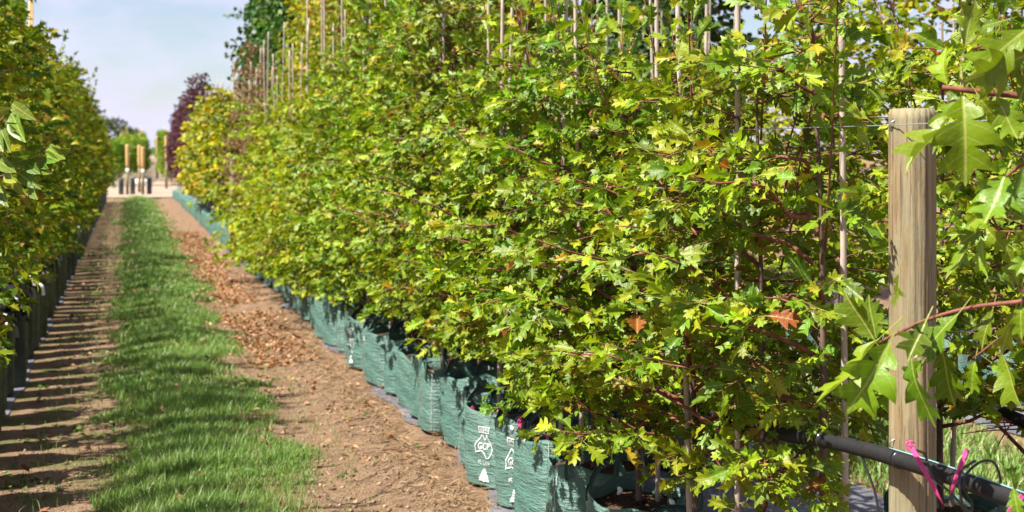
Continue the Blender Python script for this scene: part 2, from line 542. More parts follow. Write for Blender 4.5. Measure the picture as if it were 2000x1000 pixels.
def grid(xs, ys, zf):
    X, Y = np.meshgrid(xs, ys)
    V = np.stack([X, Y, zf(X, Y)], -1).reshape(-1, 3)
    nx, ny = len(xs), len(ys)
    i, j = np.meshgrid(np.arange(ny - 1), np.arange(nx - 1), indexing='ij')
    A = i * nx + j
    return V, np.stack([A, A + 1, A + nx + 1, A + nx], -1).reshape(-1, 4)


xs = np.concatenate([[-400, -150, -60, -25, -12, -7, -4, -2.5], np.arange(-1.5, 1.9, 0.05), np.arange(1.9, 6, 0.2), [7, 9, 12, 18, 30, 60, 150, 400]])
ys = np.concatenate([[-60, -20, -5, 0, 2, 3], np.arange(4, 14, 0.06), np.arange(14, 52, 0.25), np.arange(52, 120, 3), [140, 180, 260, 400, 700, 1200]])
V, F = grid(xs, ys, gh)
g = link('ground', mesh_np('ground', V, F, M['ground']))
tag(g, 'bare brown earth running along the aisle and under the rows', 'ground', kind='structure')


def sheet(name, x0, x1, y0, y1, mat, dz, wob, sx, sy, label, cat):
    nx, ny = int((x1 - x0) / sx) + 2, int((y1 - y0) / sy) + 2
    V, F = grid(np.linspace(x0, x1, nx), np.linspace(y0, y1, ny), lambda a, b: gh(a, b) + dz)
    e = np.array([(abs(v[0] - x0) < 1e-6) * -1 + (abs(v[0] - x1) < 1e-6) for v in V])
    V[:, 0] += e * wob * (np.sin(V[:, 1] * 2.3 + x0) + 0.6 * np.sin(V[:, 1] * 6.1))
    V[:, 2] += np.where(e == 0, 0.006 * np.sin(V[:, 0] * 9 + 2 * np.sin(V[:, 1] * 1.7)) * np.clip(1 - (V[:, 1] - 40) / 20, 0, 1), -0.004)
    return tag(link(name, mesh_np(name, V, F, mat)), label, cat, kind='structure')


sheet('weed_mat', 1.64, 3.32, -1.0, 48.5, M['mat'], 0.012, 0.06, 0.1, 0.08, 'grey woven weed matting under the green bag row', 'weed mat')
sheet('weed_mat', -1.75, -0.70, 3.0, 47.0, M['mat'], 0.012, 0.02, 0.1, 0.15, 'grey woven weed matting under the dark bag row', 'weed mat')
sheet('weed_mat', 4.85, 7.4, 1.0, 40.0, M['mat'], 0.012, 0.04, 0.15, 0.3, 'grey woven weed matting beyond the second grass aisle', 'weed mat')
sheet('gravel_road', -30, 30, 49.3, 66.0, M['gravel'], 0.03, 0.1, 3.0, 1.2, 'pale gravel crossing at the far end of the aisle', 'road')
sheet('gravel_path', -1.6, 3.2, 66.6, 112.0, M['gravel'], 0.04, 0.1, 0.6, 3.0, 'pale gravel path climbing between the far terraces', 'path')


# ------------------------------------------------------------------ leaves: templates
def oak_leaf(rng, detail=0, curl=1.0):
    j = lambda s: rng.normal(0, s)
    half = []
    for sgn in (1, -1):
        k = 1 + j(.06)
        a = [(.026, .07), (.115 * k, .165 + j(.012)), (.190 * k, .235), (.232 * k + j(.02), .335 + j(.015)), (.090 + j(.012), .345 + j(.012)),
             (.230 * k, .435 + j(.012)), (.352 * k + j(.02), .53), (.420 * k + j(.03), .655 + j(.02)), (.125 + j(.018), .615 + j(.012)),
             (.235 * k, .705 + j(.012)), (.292 * k + j(.02), .785), (.318 * k + j(.025), .905 + j(.02)), (.110 + j(.01), .835)]
        half.append([(sgn * x, y) for x, y in a])
    half = [[(x * .84, y) for x, y in h] for h in half]
    mids = [(0, 0), (0, .13), (0, .33), (0, .60), (0, .85), (0, 1.0 + j(.02))]
    pts = mids + half[0] + half[1]
    F = []
    for k, off in enumerate((6, 19)):
        s = lambda i: off + i
        t = [(0, s(0), 1), (1, s(0), s(4)), (1, s(4), 2), (s(0), s(1), s(4)), (s(1), s(2), s(4)), (s(2), s(3), s(4)),
             (2, s(4), s(8)), (2, s(8), 3), (s(4), s(5), s(8)), (s(5), s(6), s(8)), (s(6), s(7), s(8)),
             (3, s(8), s(12)), (3, s(12), 4), (s(8), s(9), s(12)), (s(9), s(10), s(12)), (s(10), s(11), s(12)), (4, s(12), 5)]
        F += t if k == 0 else [(a, c, b) for a, b, c in t]
    P = np.array(pts, float)
    F = np.array(F)
    for _ in range(detail):
        P, F = split_tris(P, F)
    # petiole
    b = len(P)
    P = np.concatenate([P, [[-.010, -.30], [.010, -.30], [.012, .02], [-.012, .02]]])
    F = np.concatenate([F, [[b, b + 1, b + 2], [b, b + 2, b + 3], [0, b + 2, b + 3]]])
    return bend(P, F, rng, curl)


def split_tris(P, F):
    cache, P, out = {}, [tuple(p) for p in P], []
    def mid(a, b):
        k = (min(a, b), max(a, b))
        if k not in cache:
            cache[k] = len(P); P.append(tuple((np.array(P[a]) + np.array(P[b])) / 2))
        return cache[k]
    for a, b, c in F:
        x, y, z = mid(a, b), mid(b, c), mid(c, a)
        out += [(a, x, z), (x, b, y), (z, y, c), (x, y, z)]
    return np.array(P), np.array(out)


def bend(P, F, rng, curl=1.0):
    x, y = P[:, 0], P[:, 1]
    fold = rng.uniform(0.08, 0.75) * curl
    droop = rng.uniform(-0.15, 0.45) * curl
    ph, ph2 = rng.uniform(0, 6.3, 2)
    z = fold * np.abs(x) - droop * np.maximum(y, 0) ** 2 + 0.05 * curl * np.sin(7 * y + ph) * (0.3 + np.abs(x) * 3) + rng.normal(0, .18) * curl * x * y
    z += -0.45 * curl * np.maximum(np.abs(x) - .22, 0) * (1 + np.sin(ph2))
    V = np.stack([x, y, z], 1)
    return V, F, np.stack([x + .5, y], 1)


def ovate_leaf(rng, w=0.3, curl=1.0, n=4):
    ts = np.linspace(0, 1, n + 1)
    mids = [(0, t) for t in ts]
    prof = lambda t: w * (math.sin(math.pi * t ** 0.8)) ** 0.8
    R = [(prof(t), t - 0.02) for t in ts[1:-1]]
    pts = mids + R + [(-x, y) for x, y in R]
    F = []
    for k in (0, 1):
        o = n + 1 + k * (n - 1)
        t = [(0, o, 1)]
        for i in range(n - 2): t += [(i + 1, o + i, o + i + 1), (i + 1, o + i + 1, i + 2)]
        t += [(n - 1, o + n - 2, n)]
        F += t if k == 0 else [(a, c, b) for a, b, c in t]
    return bend(np.array(pts, float), np.array(F), rng, curl)


def maple_leaf(rng, curl=1.0):
    j = lambda s: rng.normal(0, s)
    R = [(.30 + j(.03), .10), (.16, .30), (.42 + j(.04), .52 + j(.03)), (.16, .58), (.15, .80)]
    pts = [(0, 0), (0, .3), (0, .6), (0, 1)] + R + [(-x, y) for x, y in R]
    F = []
    for k, o in enumerate((4, 9)):
        t = [(0, o, o + 1), (0, o + 1, 1), (1, o + 1, o + 3), (o + 1, o + 2, o + 3), (1, o + 3, 2), (2, o + 3, o + 4), (2, o + 4, 3)]
        F += t if k == 0 else [(a, c, b) for a, b, c in t]
    return bend(np.array(pts, float), np.array(F), rng, curl)


OAK = [oak_leaf(RNG, 0, 0.9 + 0.12 * k) for k in range(9)]
OAK_HERO = [oak_leaf(RNG, 1, 1.1) for _ in range(6)]
OVATE = [ovate_leaf(RNG, 0.30) for _ in range(4)]
TINY = [ovate_leaf(RNG, 0.33, 1.2, 2) for _ in range(4)]
ROUND = [ovate_leaf(RNG, 0.46, 1.0, 3) for _ in range(4)]
MAPLE = [maple_leaf(RNG, 1.1) for _ in range(5)]
SPRAY = [ovate_leaf(RNG, 0.16, 0.6, 2) for _ in range(3)]


class Leaves:
    def __init__(self): self.p, self.d, self.n, self.s = [], [], [], []

    def add(self, p, d, n, s):
        self.p.append(p); self.d.append(d); self.n.append(n); self.s.append(s)

    def arrays(self):
        P, D, N, S = (np.array(a, float) for a in (self.p, self.d, self.n, self.s))
        D /= np.linalg.norm(D, axis=1)[:, None] + 1e-9
        N = N - D * (N * D).sum(1)[:, None]
        N /= np.linalg.norm(N, axis=1)[:, None] + 1e-9
        X = np.cross(D, N)
        B = np.stack([X, D, N], -1)      # columns
        return P, B, S


def leaf_mesh(name, P, B, S, templates, mat, tidx):
    Vs, Fs, Us, n = [], [], [], 0
    for k, (v, f, u) in enumerate(templates):
        sel = np.nonzero(tidx == k)[0]
        if not len(sel): continue
        W = np.einsum('nij,vj->nvi', B[sel], v) * S[sel][:, None, None] + P[sel][:, None]
        Vs.append(W.reshape(-1, 3))
        Fs.append((f[None] + (np.arange(len(sel)) * len(v))[:, None, None] + n).reshape(-1, 3))
        Us.append(np.tile(u, (len(sel), 1)))
        n += len(sel) * len(v)
    return mesh_np(name, np.concatenate(Vs), np.concatenate(Fs), mat, np.concatenate(Us))


def grow(rng, base, top, radius, nb, ntw, step, size, rise=0.35, droop=0.35, tw_len=(0.10, 0.24), hang=0.45, face=None, start=0.1, leader=0.03, compound=False, thick=0.014, pw=1.0, shoots=0):
    """One sapling in its own space: leaves, trunk points, branch polylines. radius(f) gives the crown radius at fraction f of its height."""
    U = rng.uniform
    L = Leaves()
    kx, ky, ph = U(-.04, .04), U(-.04, .04), U(0, 6)
    trunk_at = lambda z: np.array([kx * (z / top) ** 2 + .012 * math.sin(2.3 * z + ph), ky * (z / top) ** 2 + .012 * math.cos(2.0 * z + ph), z])
    tz = np.linspace(start, top, 12)
    trunk = (np.array([trunk_at(z) for z in tz]), thick * (1.05 - 0.8 * (tz - start) / (top - start)))
    branches = []

    def put(p, d, out, sz):
        n = np.array([out[0] * .75 + U(-.95, .95), out[1] * .75 + U(-.95, .95), 0.65 + U(-.6, .5)])
        L.add(p, d, n, sz)

    def leafy(pts, out, t0=0.25):
        seg = np.linalg.norm(np.diff(pts, axis=0), axis=1)
        acc = np.concatenate([[0], np.cumsum(seg)])
        s = acc[-1] * t0 + U(0, step)
        side = 1
        while s < acc[-1]:
            i = min(np.searchsorted(acc, s) - 1, len(pts) - 2)
            i = max(i, 0)
            f = (s - acc[i]) / (seg[i] + 1e-9)
            p = pts[i] * (1 - f) + pts[i + 1] * f
            d = (pts[i + 1] - pts[i]) / (seg[i] + 1e-9)
            sv = np.array([-d[1], d[0], 0]) * side
            for sd in ((1, -1) if compound else (1,)):
                dd = d * U(.3, .9) + sv * sd * U(.5, 1.1) + np.array([U(-.3, .3), U(-.3, .3), U(-hang * 1.9, .55 - hang * .3)])
                sz = U(*size)
                dn = dd / np.linalg.norm(dd)
                put(p + dn * sz * .28, dd, out, sz)
            side = -side
            s += step * U(.7, 1.4)
        d = pts[-1] - pts[-2]
        for k in range(3):
            dd = d / np.linalg.norm(d) + np.array([U(-.8, .8), U(-.8, .8), U(-hang * 1.3, .2)])
            sz = U(*size) * .9
            put(pts[-1] + dd / np.linalg.norm(dd) * sz * .28, dd, out, sz)

    for i in range(nb):
        hf = ((i + U(0, 1)) / nb) ** pw
        z = base + hf * (top - base) * .97
        az = i * 2.39996 + U(-.5, .5)
        R = radius(hf) * (U(.5, 1.1) if U(0, 1) < .82 else U(1.1, 1.4))
        out = np.array([math.cos(az), math.sin(az), 0])
        sw = np.array([-out[1], out[0], 0]) * U(-.25, .25)
        o = trunk_at(z - rise * R * .3)
        rr, dr = rise * U(.6, 1.4), droop * U(.5, 1.4)
        ts = np.linspace(0, 1, 6)
        pts = np.array([o + (out * t + sw * t * t) * R + np.array([0, 0, (rr * t - dr * t * t) * R]) + (rng.normal(0, .012, 3) if t > 0 else 0) for t in ts])
        br = [(pts, (0.0055 + .004 * R) * (1.1 - .85 * ts))]
        leafy(pts, out, 0.35)
        for k in range(ntw):
            t = U(.25, .97)
            i0 = min(int(t * 5), 4); f = t * 5 - i0
            p0 = pts[i0] * (1 - f) + pts[i0 + 1] * f
            a2 = az + (1 if k % 2 else -1) * U(.4, 1.2)
            ln = U(*tw_len) * (1.15 - .4 * t)
            dz = U(-.25, .45)
            d2 = np.array([math.cos(a2), math.sin(a2), dz])
            tp = np.array([p0 + d2 * ln * q - np.array([0, 0, .25 * droop * ln * q * q]) for q in (0, .35, .7, 1)])
            br.append((tp, 0.0028 * (1.1 - .7 * np.array([0, .35, .7, 1]))))
            leafy(tp, out, 0.15)
        branches.append(br)
    for k in range(shoots):
        zs = base + (top - base) * U(.45, .8)
        az = U(0, 6.28)
        out = np.array([math.cos(az), math.sin(az), 0])
        ln = U(.45, 1.0)
        o = trunk_at(zs)
        pts = np.array([o + out * (.06 + ln * (.28 * q + U(-.01, .03))) + np.array([0, 0, ln * q]) for q in np.linspace(0, 1, 6)])
        branches.append([(pts, .004 * np.linspace(1, .4, 6))])
        leafy(pts, out, .25)
    z = base
    while leader and z < top:
        a = U(0, 6.28)
        out = np.array([math.cos(a), math.sin(a), 0])
        sz = U(*size)
        if z > base + .3 * (top - base):
            put(trunk_at(z) + out * sz * .3, out + np.array([0, 0, U(-.3, .9)]), out, sz)
        z += leader * U(.6, 1.5)
    return L.arrays(), trunk, branches


def wood_mesh(name, parts, mat, sides=5):
    m = MB()
    for p, r in parts: m.tube(p, r, sides)
    return m.mesh(name, mat)


class Species:
    """Shared meshes of one kind of sapling in a few variants."""
    def __init__(self, key, nvar, templates, mat, wood_mat, seed, **kw):
        self.var = []
        self.templates, self.mat, self.wood_mat = templates, mat, wood_mat
        for k in range(nvar):
            rng = np.random.default_rng(seed + k)
            (P, B, S), trunk, branches = grow(rng, **kw)
            tid = rng.integers(0, len(templates), len(P))
            self.var.append(dict(P=P, B=B, S=S, tid=tid, trunk=trunk, branches=branches,
                                 crown=leaf_mesh(key + '_crown', P, B, S, templates, mat, tid),
                                 wood=wood_mesh(key + '_wood', [trunk] + [b for br in branches for b in br[:1]], wood_mat, 5)))

    def place(self, name, k, loc, rz, scale, label, cat, group, zscale=1.0, yscale=1.0):
        v = self.var[k % len(self.var)]
        t = empty(name, loc, rz)
        t.scale = (scale, scale * yscale, scale * zscale)
        link('trunk', v['wood'], t)
        tag(link('crown', v['crown'], t), kind='stuff')
        return tag(t, label, cat, group)


def bulge(lo, mid, hi, peak=0.35):
    return lambda f: (lo + (mid - lo) * min(f / peak, 1)) if f < peak else mid + (hi - mid) * ((f - peak) / (1 - peak)) ** 1.1


OAK_S = Species('oak', 6, OAK, M['oak'], M['twig'], 100, base=.64, top=2.05, radius=bulge(.42, .62, .12, .30), nb=32, ntw=6, step=.031, size=(.036, .094), rise=.55, droop=.30, leader=.05, pw=1.3, shoots=4)
OAKT_S = Species('oak_tall', 3, OAK, M['oak'], M['twig'], 120, base=.64, top=2.55, radius=bulge(.42, .62, .14, .25), nb=44, ntw=6, step=.034, size=(.036, .088), rise=.6, droop=.28, leader=.06, pw=1.1, shoots=8)
OAKY_S = Species('oak_yellow', 3, OAK, M['oak_yellow'], M['twig'], 130, base=.36, top=2.1, radius=bulge(.58, .74, .15, .25), pw=1.3, nb=30, ntw=5, step=.037, size=(.045, .095), rise=.4, droop=.4, leader=.04, shoots=5)
MIX_S = Species('mixed', 4, OVATE, M['mixed'], M['grey_bark'], 160, base=.7, top=3.75, radius=bulge(.40, .52, .18), nb=56, ntw=5, step=.043, size=(.05, .085), rise=.75, droop=.2, leader=.03)
BROWN_S = Species('brown', 3, OVATE, M['brown'], M['twig'], 180, base=.8, top=3.15, radius=bulge(.34, .40, .04, .25), nb=30, ntw=3, step=.06, size=(.04, .065), rise=.8, droop=.15, leader=.02)
GOLD_S = Species('gold', 2, OVATE, M['gold'], M['grey_bark'], 210, base=1.0, top=2.7, radius=bulge(.42, .55, .25), nb=26, ntw=5, step=.06, size=(.08, .13), rise=.55, droop=.35, compound=True, tw_len=(.16, .32), leader=.03)
ASH_S = Species('ash', 3, OVATE, M['ash'], M['grey_bark'], 200, base=1.0, top=2.75, radius=bulge(.40, .50, .25), nb=28, ntw=5, step=.06, size=(.075, .135), rise=.55, droop=.35, compound=True, tw_len=(.16, .32), leader=.03)
PURP_S = Species('purple', 3, OVATE, M['purple'], M['bark'], 220, base=.95, top=3.2, radius=bulge(.38, .50, .08, .3), nb=46, ntw=5, step=.038, size=(.05, .085), rise=1.1, droop=.1, leader=.02)
MAPLE_S = Species('maple', 5, MAPLE, M['maple'], M['bark'], 240, base=.95, top=2.55, radius=bulge(.36, .45, .03, .2), nb=38, ntw=5, step=.045, size=(.045, .085), rise=.6, droop=.2, leader=.03, pw=1.15, shoots=2)
POP_S = Species('poplar', 3, ROUND, M['poplar'], M['grey_bark'], 260, base=1.2, top=5.6, radius=bulge(.5, .62, .2), nb=50, ntw=5, step=.055, size=(.07, .12), rise=1.0, droop=.1, tw_len=(.15, .35), leader=.03, thick=.03)
CON_S = Species('conifer', 2, SPRAY, M['conifer'], M['bark'], 280, base=.35, top=1.85, radius=bulge(.42, .40, .08, .2), nb=50, ntw=4, step=.05, size=(.12, .2), rise=1.0, droop=.1, leader=.02)

# ------------------------------------------------------------------ grow bags
BAG_R, BAG_H = .178, .37


def bag_surface(th, t, ph, R=BAG_R, H=BAG_H, off=0.0):
    n = 3.4
    c, s = np.abs(np.cos(th)), np.abs(np.sin(th))
    r = R * (c ** n + s ** n) ** (-1 / n)
    r = r * (1 + .035 * np.sin(math.pi * np.clip(t, 0, 1)) - .05 * np.clip(t - .8, 0, 1) * 2)
    z = t * H
    r = r + .0028 * np.sin(z * 150 + 2.2 * np.sin(3 * th + ph)) * np.sin(2 * th + ph) + .004 * np.sin(z * 47 + 3 * np.sin(2 * th + ph * 2))
    r = r + .006 * np.sin(3 * th + ph) * t + off
    zz = z + t ** 3 * (.016 * np.sin(2 * th + ph) + .010 * np.sin(5 * th + 2 * ph))
    return np.stack([r * np.cos(th), r * np.sin(th), zz], -1)


def bag_body(ph, nt=44, nz=20, R=BAG_R, H=BAG_H, mat=None):
    th = np.arange(nt) * 2 * math.pi / nt
    ts = np.concatenate([[0.0, .012], np.linspace(.04, 1, nz)])
    TH, T = np.meshgrid(th, ts)
    V = bag_surface(TH, T, ph, R, H)
    V[0, :, :2] *= .93
    # fold over: an inner wall so the film has thickness, down to below the soil
    inner = bag_surface(TH[[-1, -5]], T[[-1, -5]], ph, R, H, -.004)
    A = np.concatenate([V, inner], 0)
    n = A.shape[0]
    i, j = np.meshgrid(np.arange(n - 1), np.arange(nt), indexing='ij')
    j2 = (j + 1) % nt
    F = np.stack([i * nt + j, i * nt + j2, (i + 1) * nt + j2, (i + 1) * nt + j], -1).reshape(-1, 4)
    P = A.reshape(-1, 3)
    return mesh_np('bag_body', P, F, mat)


def soil_disc(ph, R=BAG_R, H=BAG_H, level=.88):
    nt, nr = 24, 5
    th = np.arange(nt) * 2 * math.pi / nt
    edge = bag_surface(th, np.full(nt, level), ph, R, H, -.003)
    rows = [edge * np.array([f, f, 0]) + np.array([0, 0, 1]) * (level * H + RNG.normal(0, .006, (nt, 1)) + .02 * (1 - f)) for f in np.linspace(1, .05, nr)]
    A = np.array(rows).reshape(-1, 3)
    i, j = np.meshgrid(np.arange(nr - 1), np.arange(nt), indexing='ij')
    j2 = (j + 1) % nt
    F = np.stack([i * nt + j, i * nt + j2, (i + 1) * nt + j2, (i + 1) * nt + j], -1).reshape(-1, 4)
    return mesh_np('bag_soil', A, F, M['soil_bag'])


def strap_mesh(th0, ph, mat, R=BAG_R, H=BAG_H, arch=.09, lean=.05, w=.034):
    a = bag_surface(np.array([th0 - .5]), np.array([.86]), ph, R, H, .004)[0]
    b = bag_surface(np.array([th0 + .5]), np.array([.86]), ph, R, H, .004)[0]
    at_ = bag_surface(np.array([th0 - .5]), np.array([1.0]), ph, R, H, .004)[0]
    bt = bag_surface(np.array([th0 + .5]), np.array([1.0]), ph, R, H, .004)[0]
    o = np.array([math.cos(th0), math.sin(th0), 0])
    top = (at_ + bt) / 2 + np.array([0, 0, arch]) - o * lean
    pts = smooth_path([a, at_, at_ * .65 + top * .35 + [0, 0, arch * .35], top, bt * .65 + top * .35 + [0, 0, arch * .35], bt, b], 22)
    T = np.gradient(pts, axis=0)
    T /= np.linalg.norm(T, axis=1)[:, None]
    side = np.cross(T, o)
    side /= np.linalg.norm(side, axis=1)[:, None]
    V, F = strip(pts, side, w)
    n = len(V)
    off = np.array([o * .003] * n)
    V2 = np.concatenate([V, V + off])
    m = len(pts)
    edge = []
    for k in range(m - 1): edge += [[k, k + 1, k + 1 + n, k + n], [k + m, k + m + n, k + m + 1 + n, k + m + 1]]
    return mesh_np('bag_strap', V2, np.concatenate([F, F[:, ::-1] + n, edge]), mat)


def text_polys(body, size):
    cu = bpy.data.curves.new('t', 'FONT')
    cu.body = body; cu.size = size; cu.align_x = 'CENTER'; cu.resolution_u = 3
    o = bpy.data.objects.new('t', cu); COL.objects.link(o)
    dg = bpy.context.evaluated_depsgraph_get()
    dg.update()
    me = bpy.data.meshes.new_from_object(o.evaluated_get(dg))
    V = np.array([v.co[:2] for v in me.vertices]); me.calc_loop_triangles()
    F = np.array([t.vertices[:] for t in me.loop_triangles])
    bpy.data.objects.remove(o); bpy.data.curves.remove(cu); bpy.data.meshes.remove(me)
    return V, F


PRINT_V, PRINT_F, pn = [], [], 0


def pr(V, F):
    global pn
    PRINT_V.append(np.asarray(V, float)); PRINT_F.append(np.asarray(F) + pn); pn += len(V)


def pr_line(pts, w):
    P = np.array(pts, float)
    for a, b in zip(P[:-1], P[1:]):
        d = (b - a) / (np.linalg.norm(b - a) + 1e-9); n = np.array([-d[1], d[0]]) * w / 2
        a2, b2 = a - d * w * .3, b + d * w * .3
        pr([a2 - n, b2 - n, b2 + n, a2 + n], [[0, 1, 2], [0, 2, 3]])


# bag print, in metres on the bag's flank: a boxed word, an outlined map with letters, the volume, a stepped tree
def pr_text(body, size, y, sx=1.0):
    V, F = text_polys(body, size)
    pr(V * np.array([sx, 1]) + np.array([0, y]), F)


PRINTS = {}


def pr_done(name):
    global PRINT_V, PRINT_F, pn
    PRINTS[name] = (np.concatenate(PRINT_V), np.concatenate(PRINT_F))
    PRINT_V, PRINT_F, pn = [], [], 0


pr_line([(-.036, .272), (.036, .272), (.036, .300), (-.036, .300), (-.036, .272)], .0035)
pr_text('NORTH', .026, .2765, .82)
pr_done('boxed_word')
pr_line([(-.052, .172), (-.056, .205), (-.040, .232), (-.026, .244), (-.018, .258), (-.004, .252), (.002, .236), (.012, .240), (.020, .264), (.030, .240), (.046, .222), (.058, .196), (.052, .172), (.036, .150), (.020, .148), (.008, .172), (-.012, .184), (-.034, .178), (-.052, .172)], .0042)
pr_text('GCP', .046, .190, .85)
pr_done('map_emblem')
pr_text('45 Litre', .034, .112, .82)
pr_done('volume_lettering')
for k in range(5):
    w0, w1, y0 = .006 + .0065 * k, .013 + .0065 * k, .092 - .0125 * k
    pr([(-w1, y0 - .009), (w1, y0 - .009), (w0, y0), (-w0, y0)], [[0, 1, 2], [0, 2, 3]])
    pr([(-.003, y0 - .0126), (.003, y0 - .0126), (.003, y0 - .008), (-.003, y0 - .008)], [[0, 1, 2], [0, 2, 3]])
pr_done('stepped_tree_mark')


def print_mesh(name, ph, th0=0.0):
    P, Fq = split_tris(*PRINTS[name])
    P = np.asarray(P, float)
    th = th0 + np.arctan2(P[:, 0] * .8, BAG_R)
    return mesh_np(name, bag_surface(th, P[:, 1] / BAG_H, ph, off=.0035), Fq, M['print'])


def seam_mesh(th0, ph, w=.004):
    ts = np.linspace(.01, .99, 16)
    P = bag_surface(np.full(16, th0), ts, ph, off=.0025)
    T = np.array([-math.sin(th0), math.cos(th0), 0])
    V, F = strip(P, T, w)
    return mesh_np('bag_seam', V, F, M['seam'])


BAGS = []
for k in range(5):
    ph = k * 1.37 + .4
    BAGS.append(dict(body=bag_body(ph, mat=M['bag']), soil=soil_disc(ph), straps=[strap_mesh(math.pi / 4 * 0 + math.pi / 2, ph, M['strap'], arch=.10 - .02 * (k % 3), lean=.03 + .03 * (k % 2)), strap_mesh(-math.pi / 2, ph, M['strap'], arch=.07 + .02 * (k % 2), lean=.06)],
                     print={q: print_mesh(q, ph) for q in PRINTS}, seams=[seam_mesh(a, ph) for a in (.80, 2.36, 3.93, 5.5)], far=bag_body(ph, 20, 5, mat=M['bag'])))
DBAGS = []
for k in range(4):
    ph = k * 1.9 + 1.1
    R2, H2 = .135, .50
    c = MB()
    rng = np.random.default_rng(900 + k)
    for q in range(9):      # crumpled black collar flaps above the rim
        a = q / 9 * 6.283 + rng.uniform(-.2, .2)
        o = np.array([math.cos(a), math.sin(a), 0]); s = np.array([-o[1], o[0], 0])
        pts = smooth_path([o * R2 * .95 + [0, 0, H2 - .05], o * R2 * 1.03 + [0, 0, H2 + .05], o * R2 * rng.uniform(.7, 1.15) + [0, 0, H2 + rng.uniform(.10, .22)], o * R2 * rng.uniform(.8, 1.35) + [0, 0, H2 + rng.uniform(.02, .10)]], 8)
        pts = pts + rng.normal(0, .006, pts.shape)
        Vv, Ff = strip(pts, s, .12)
        c.add(Vv, Ff)
    DBAGS.append(dict(body=bag_body(ph, 32, 10, R2, H2, M['bag_dark']), collar=c.mesh('bag_collar', M['blackbag']), soil=soil_disc(ph, R2, H2),
                      strap=strap_mesh(0.3, ph, M['strap_black'], R2, H2, .13, -.03, .035), far=bag_body(ph, 16, 5, R2, H2, M['bag_dark'])))
m = MB()
pp = smooth_path([(0, 0, 0), (0, .02, .055), (0, .07, .075), (0, .11, .045), (0, .12, -.02)], 14)
Vv, Ff = strip(pp, (1, 0, 0), .034)
m.add(Vv, Ff).add(Vv + [0, .0015, -.002], Ff[:, ::-1])
TAG_ME = m.mesh('curled_label', M['white'])


def green_bag(k, loc, rz, detail, label, group, printed=False):
    b = BAGS[k % len(BAGS)]
    q = np.random.default_rng(int(loc[1] * 1000))
    rot = (q.normal(0, .025), q.normal(0, .025), rz)
    sc = (q.uniform(.94, 1.07), q.uniform(.94, 1.07), q.uniform(.88, 1.08))
    if not detail:
        o = tag(link('grow_bag', b['far'], None, loc, rot), label, 'grow bag', group)
        o.scale = sc
        return o
    t = empty('grow_bag', loc, rz)
    t.rotation_euler = rot
    t.scale = sc
    link('body', b['body'], t)
    link('potting_soil', b['soil'], t)
    for s in b['straps']: link('handle', s, t)
    for s in b['seams']: link('seam', s, t)
    for q in (b['print'] if printed else ()): tag(link(q, b['print'][q], t), kind='stuff')
    return tag(t, label, 'grow bag', group)


# ------------------------------------------------------------------ stakes
def bamboo(seed, h, r=.0095):
    rng = np.random.default_rng(seed)
    z, zs, rs = 0.0, [0.0], [r]
    while z < h:
        d = rng.uniform(.20, .30)
        z += d
        zs += [z - .012, z, z + .012]; rs += [r, r * 1.16, r]
    zs.append(z + .10); rs.append(r * .95)
    bx, by = rng.normal(0, .010, 2)
    P = np.array([[bx * (q / h) ** 2 * 2, by * (q / h) ** 2 * 2, q] for q in zs])
    return MB().tube(P, np.array(rs) * np.linspace(1.05, .8, len(rs)), 8).mesh('bamboo', M['bamboo'])


CANES = [bamboo(k, 2.45 + .12 * k) for k in range(4)]
TANS = [MB().tube([(0, 0, 0), (0, 0, 1.5), (0, 0, 2.9 + .1 * k)], [.013, .013, .012], 7).mesh('tan_stake', M['tan_stake']) for k in range(3)]


def cane(meshes, k, x, y, z0, lean, label, group, sc=1.0):
    o = link('bamboo_stake', meshes[k % len(meshes)], None, (x, y, z0), (lean[0], lean[1], k * 1.3))
    o.scale = (1, 1, sc)
    return tag(o, label, 'stake', group)


# ------------------------------------------------------------------ hero trees: their largest leaves are objects of their own
OAK_LEAF_ME = [mesh_np('oak_leaf', v, f, M['oak'], u) for v, f, u in OAK]


def hero_tree(species, leaf_meshes, k, loc, rz, scale, label, cat, group, nleaf=170, keep=None):
    v = species.var[k % len(species.var)]
    t = empty('oak_sapling', loc, rz)
    t.scale = (scale,) * 3
    c, s = math.cos(rz), math.sin(rz)
    P = v['P']
    W = np.stack([P[:, 0] * c - P[:, 1] * s, P[:, 0] * s + P[:, 1] * c, P[:, 2]], 1) * scale + np.array(loc)
    z = W[:, 0] * SY + W[:, 1] * CY
    r = W[:, 0] * CY - W[:, 1] * SY
    px, py = CX + FPX * r / z, HY + FPX * (CAM_H - W[:, 2]) / z
    ok = np.ones(len(P), bool) if keep is None else keep(W, px, py)
    inv = (px > -30) & (px < 2030) & (py > -30) & (py < 1030) & ok
    order = np.argsort(np.where(inv, z, 1e6))[:nleaf]
    order = order[inv[order]]
    rest = ok.copy(); rest[order] = False
    link('trunk', wood_mesh('trunk', [v['trunk']], M['bark'], 7), t)
    for br in v['branches']:
        tip = br[0][0][-1]
        if keep is not None:
            w = np.array([tip[0] * c - tip[1] * s, tip[0] * s + tip[1] * c, tip[2]]) * scale + np.array(loc)
            zz = w[0] * SY + w[1] * CY; rr = w[0] * CY - w[1] * SY
            if not keep(w[None], np.array([CX + FPX * rr / zz]), np.array([HY + FPX * (CAM_H - w[2]) / zz]))[0]: continue
        link('branch', wood_mesh('branch', br, species.wood_mat, 5), t)
    tag(link('crown', leaf_mesh('crown', v['P'][rest], v['B'][rest], v['S'][rest], species.templates, species.mat, v['tid'][rest]), t), kind='stuff')
    for i in order:
        o = link('leaf', leaf_meshes[v['tid'][i]], t)
        Mx = Matrix([list(v['B'][i][a] * v['S'][i]) + [v['P'][i][a]] for a in range(3)] + [[0, 0, 0, 1]])
        o.matrix_basis = Mx
    return tag(t, label, cat, group)


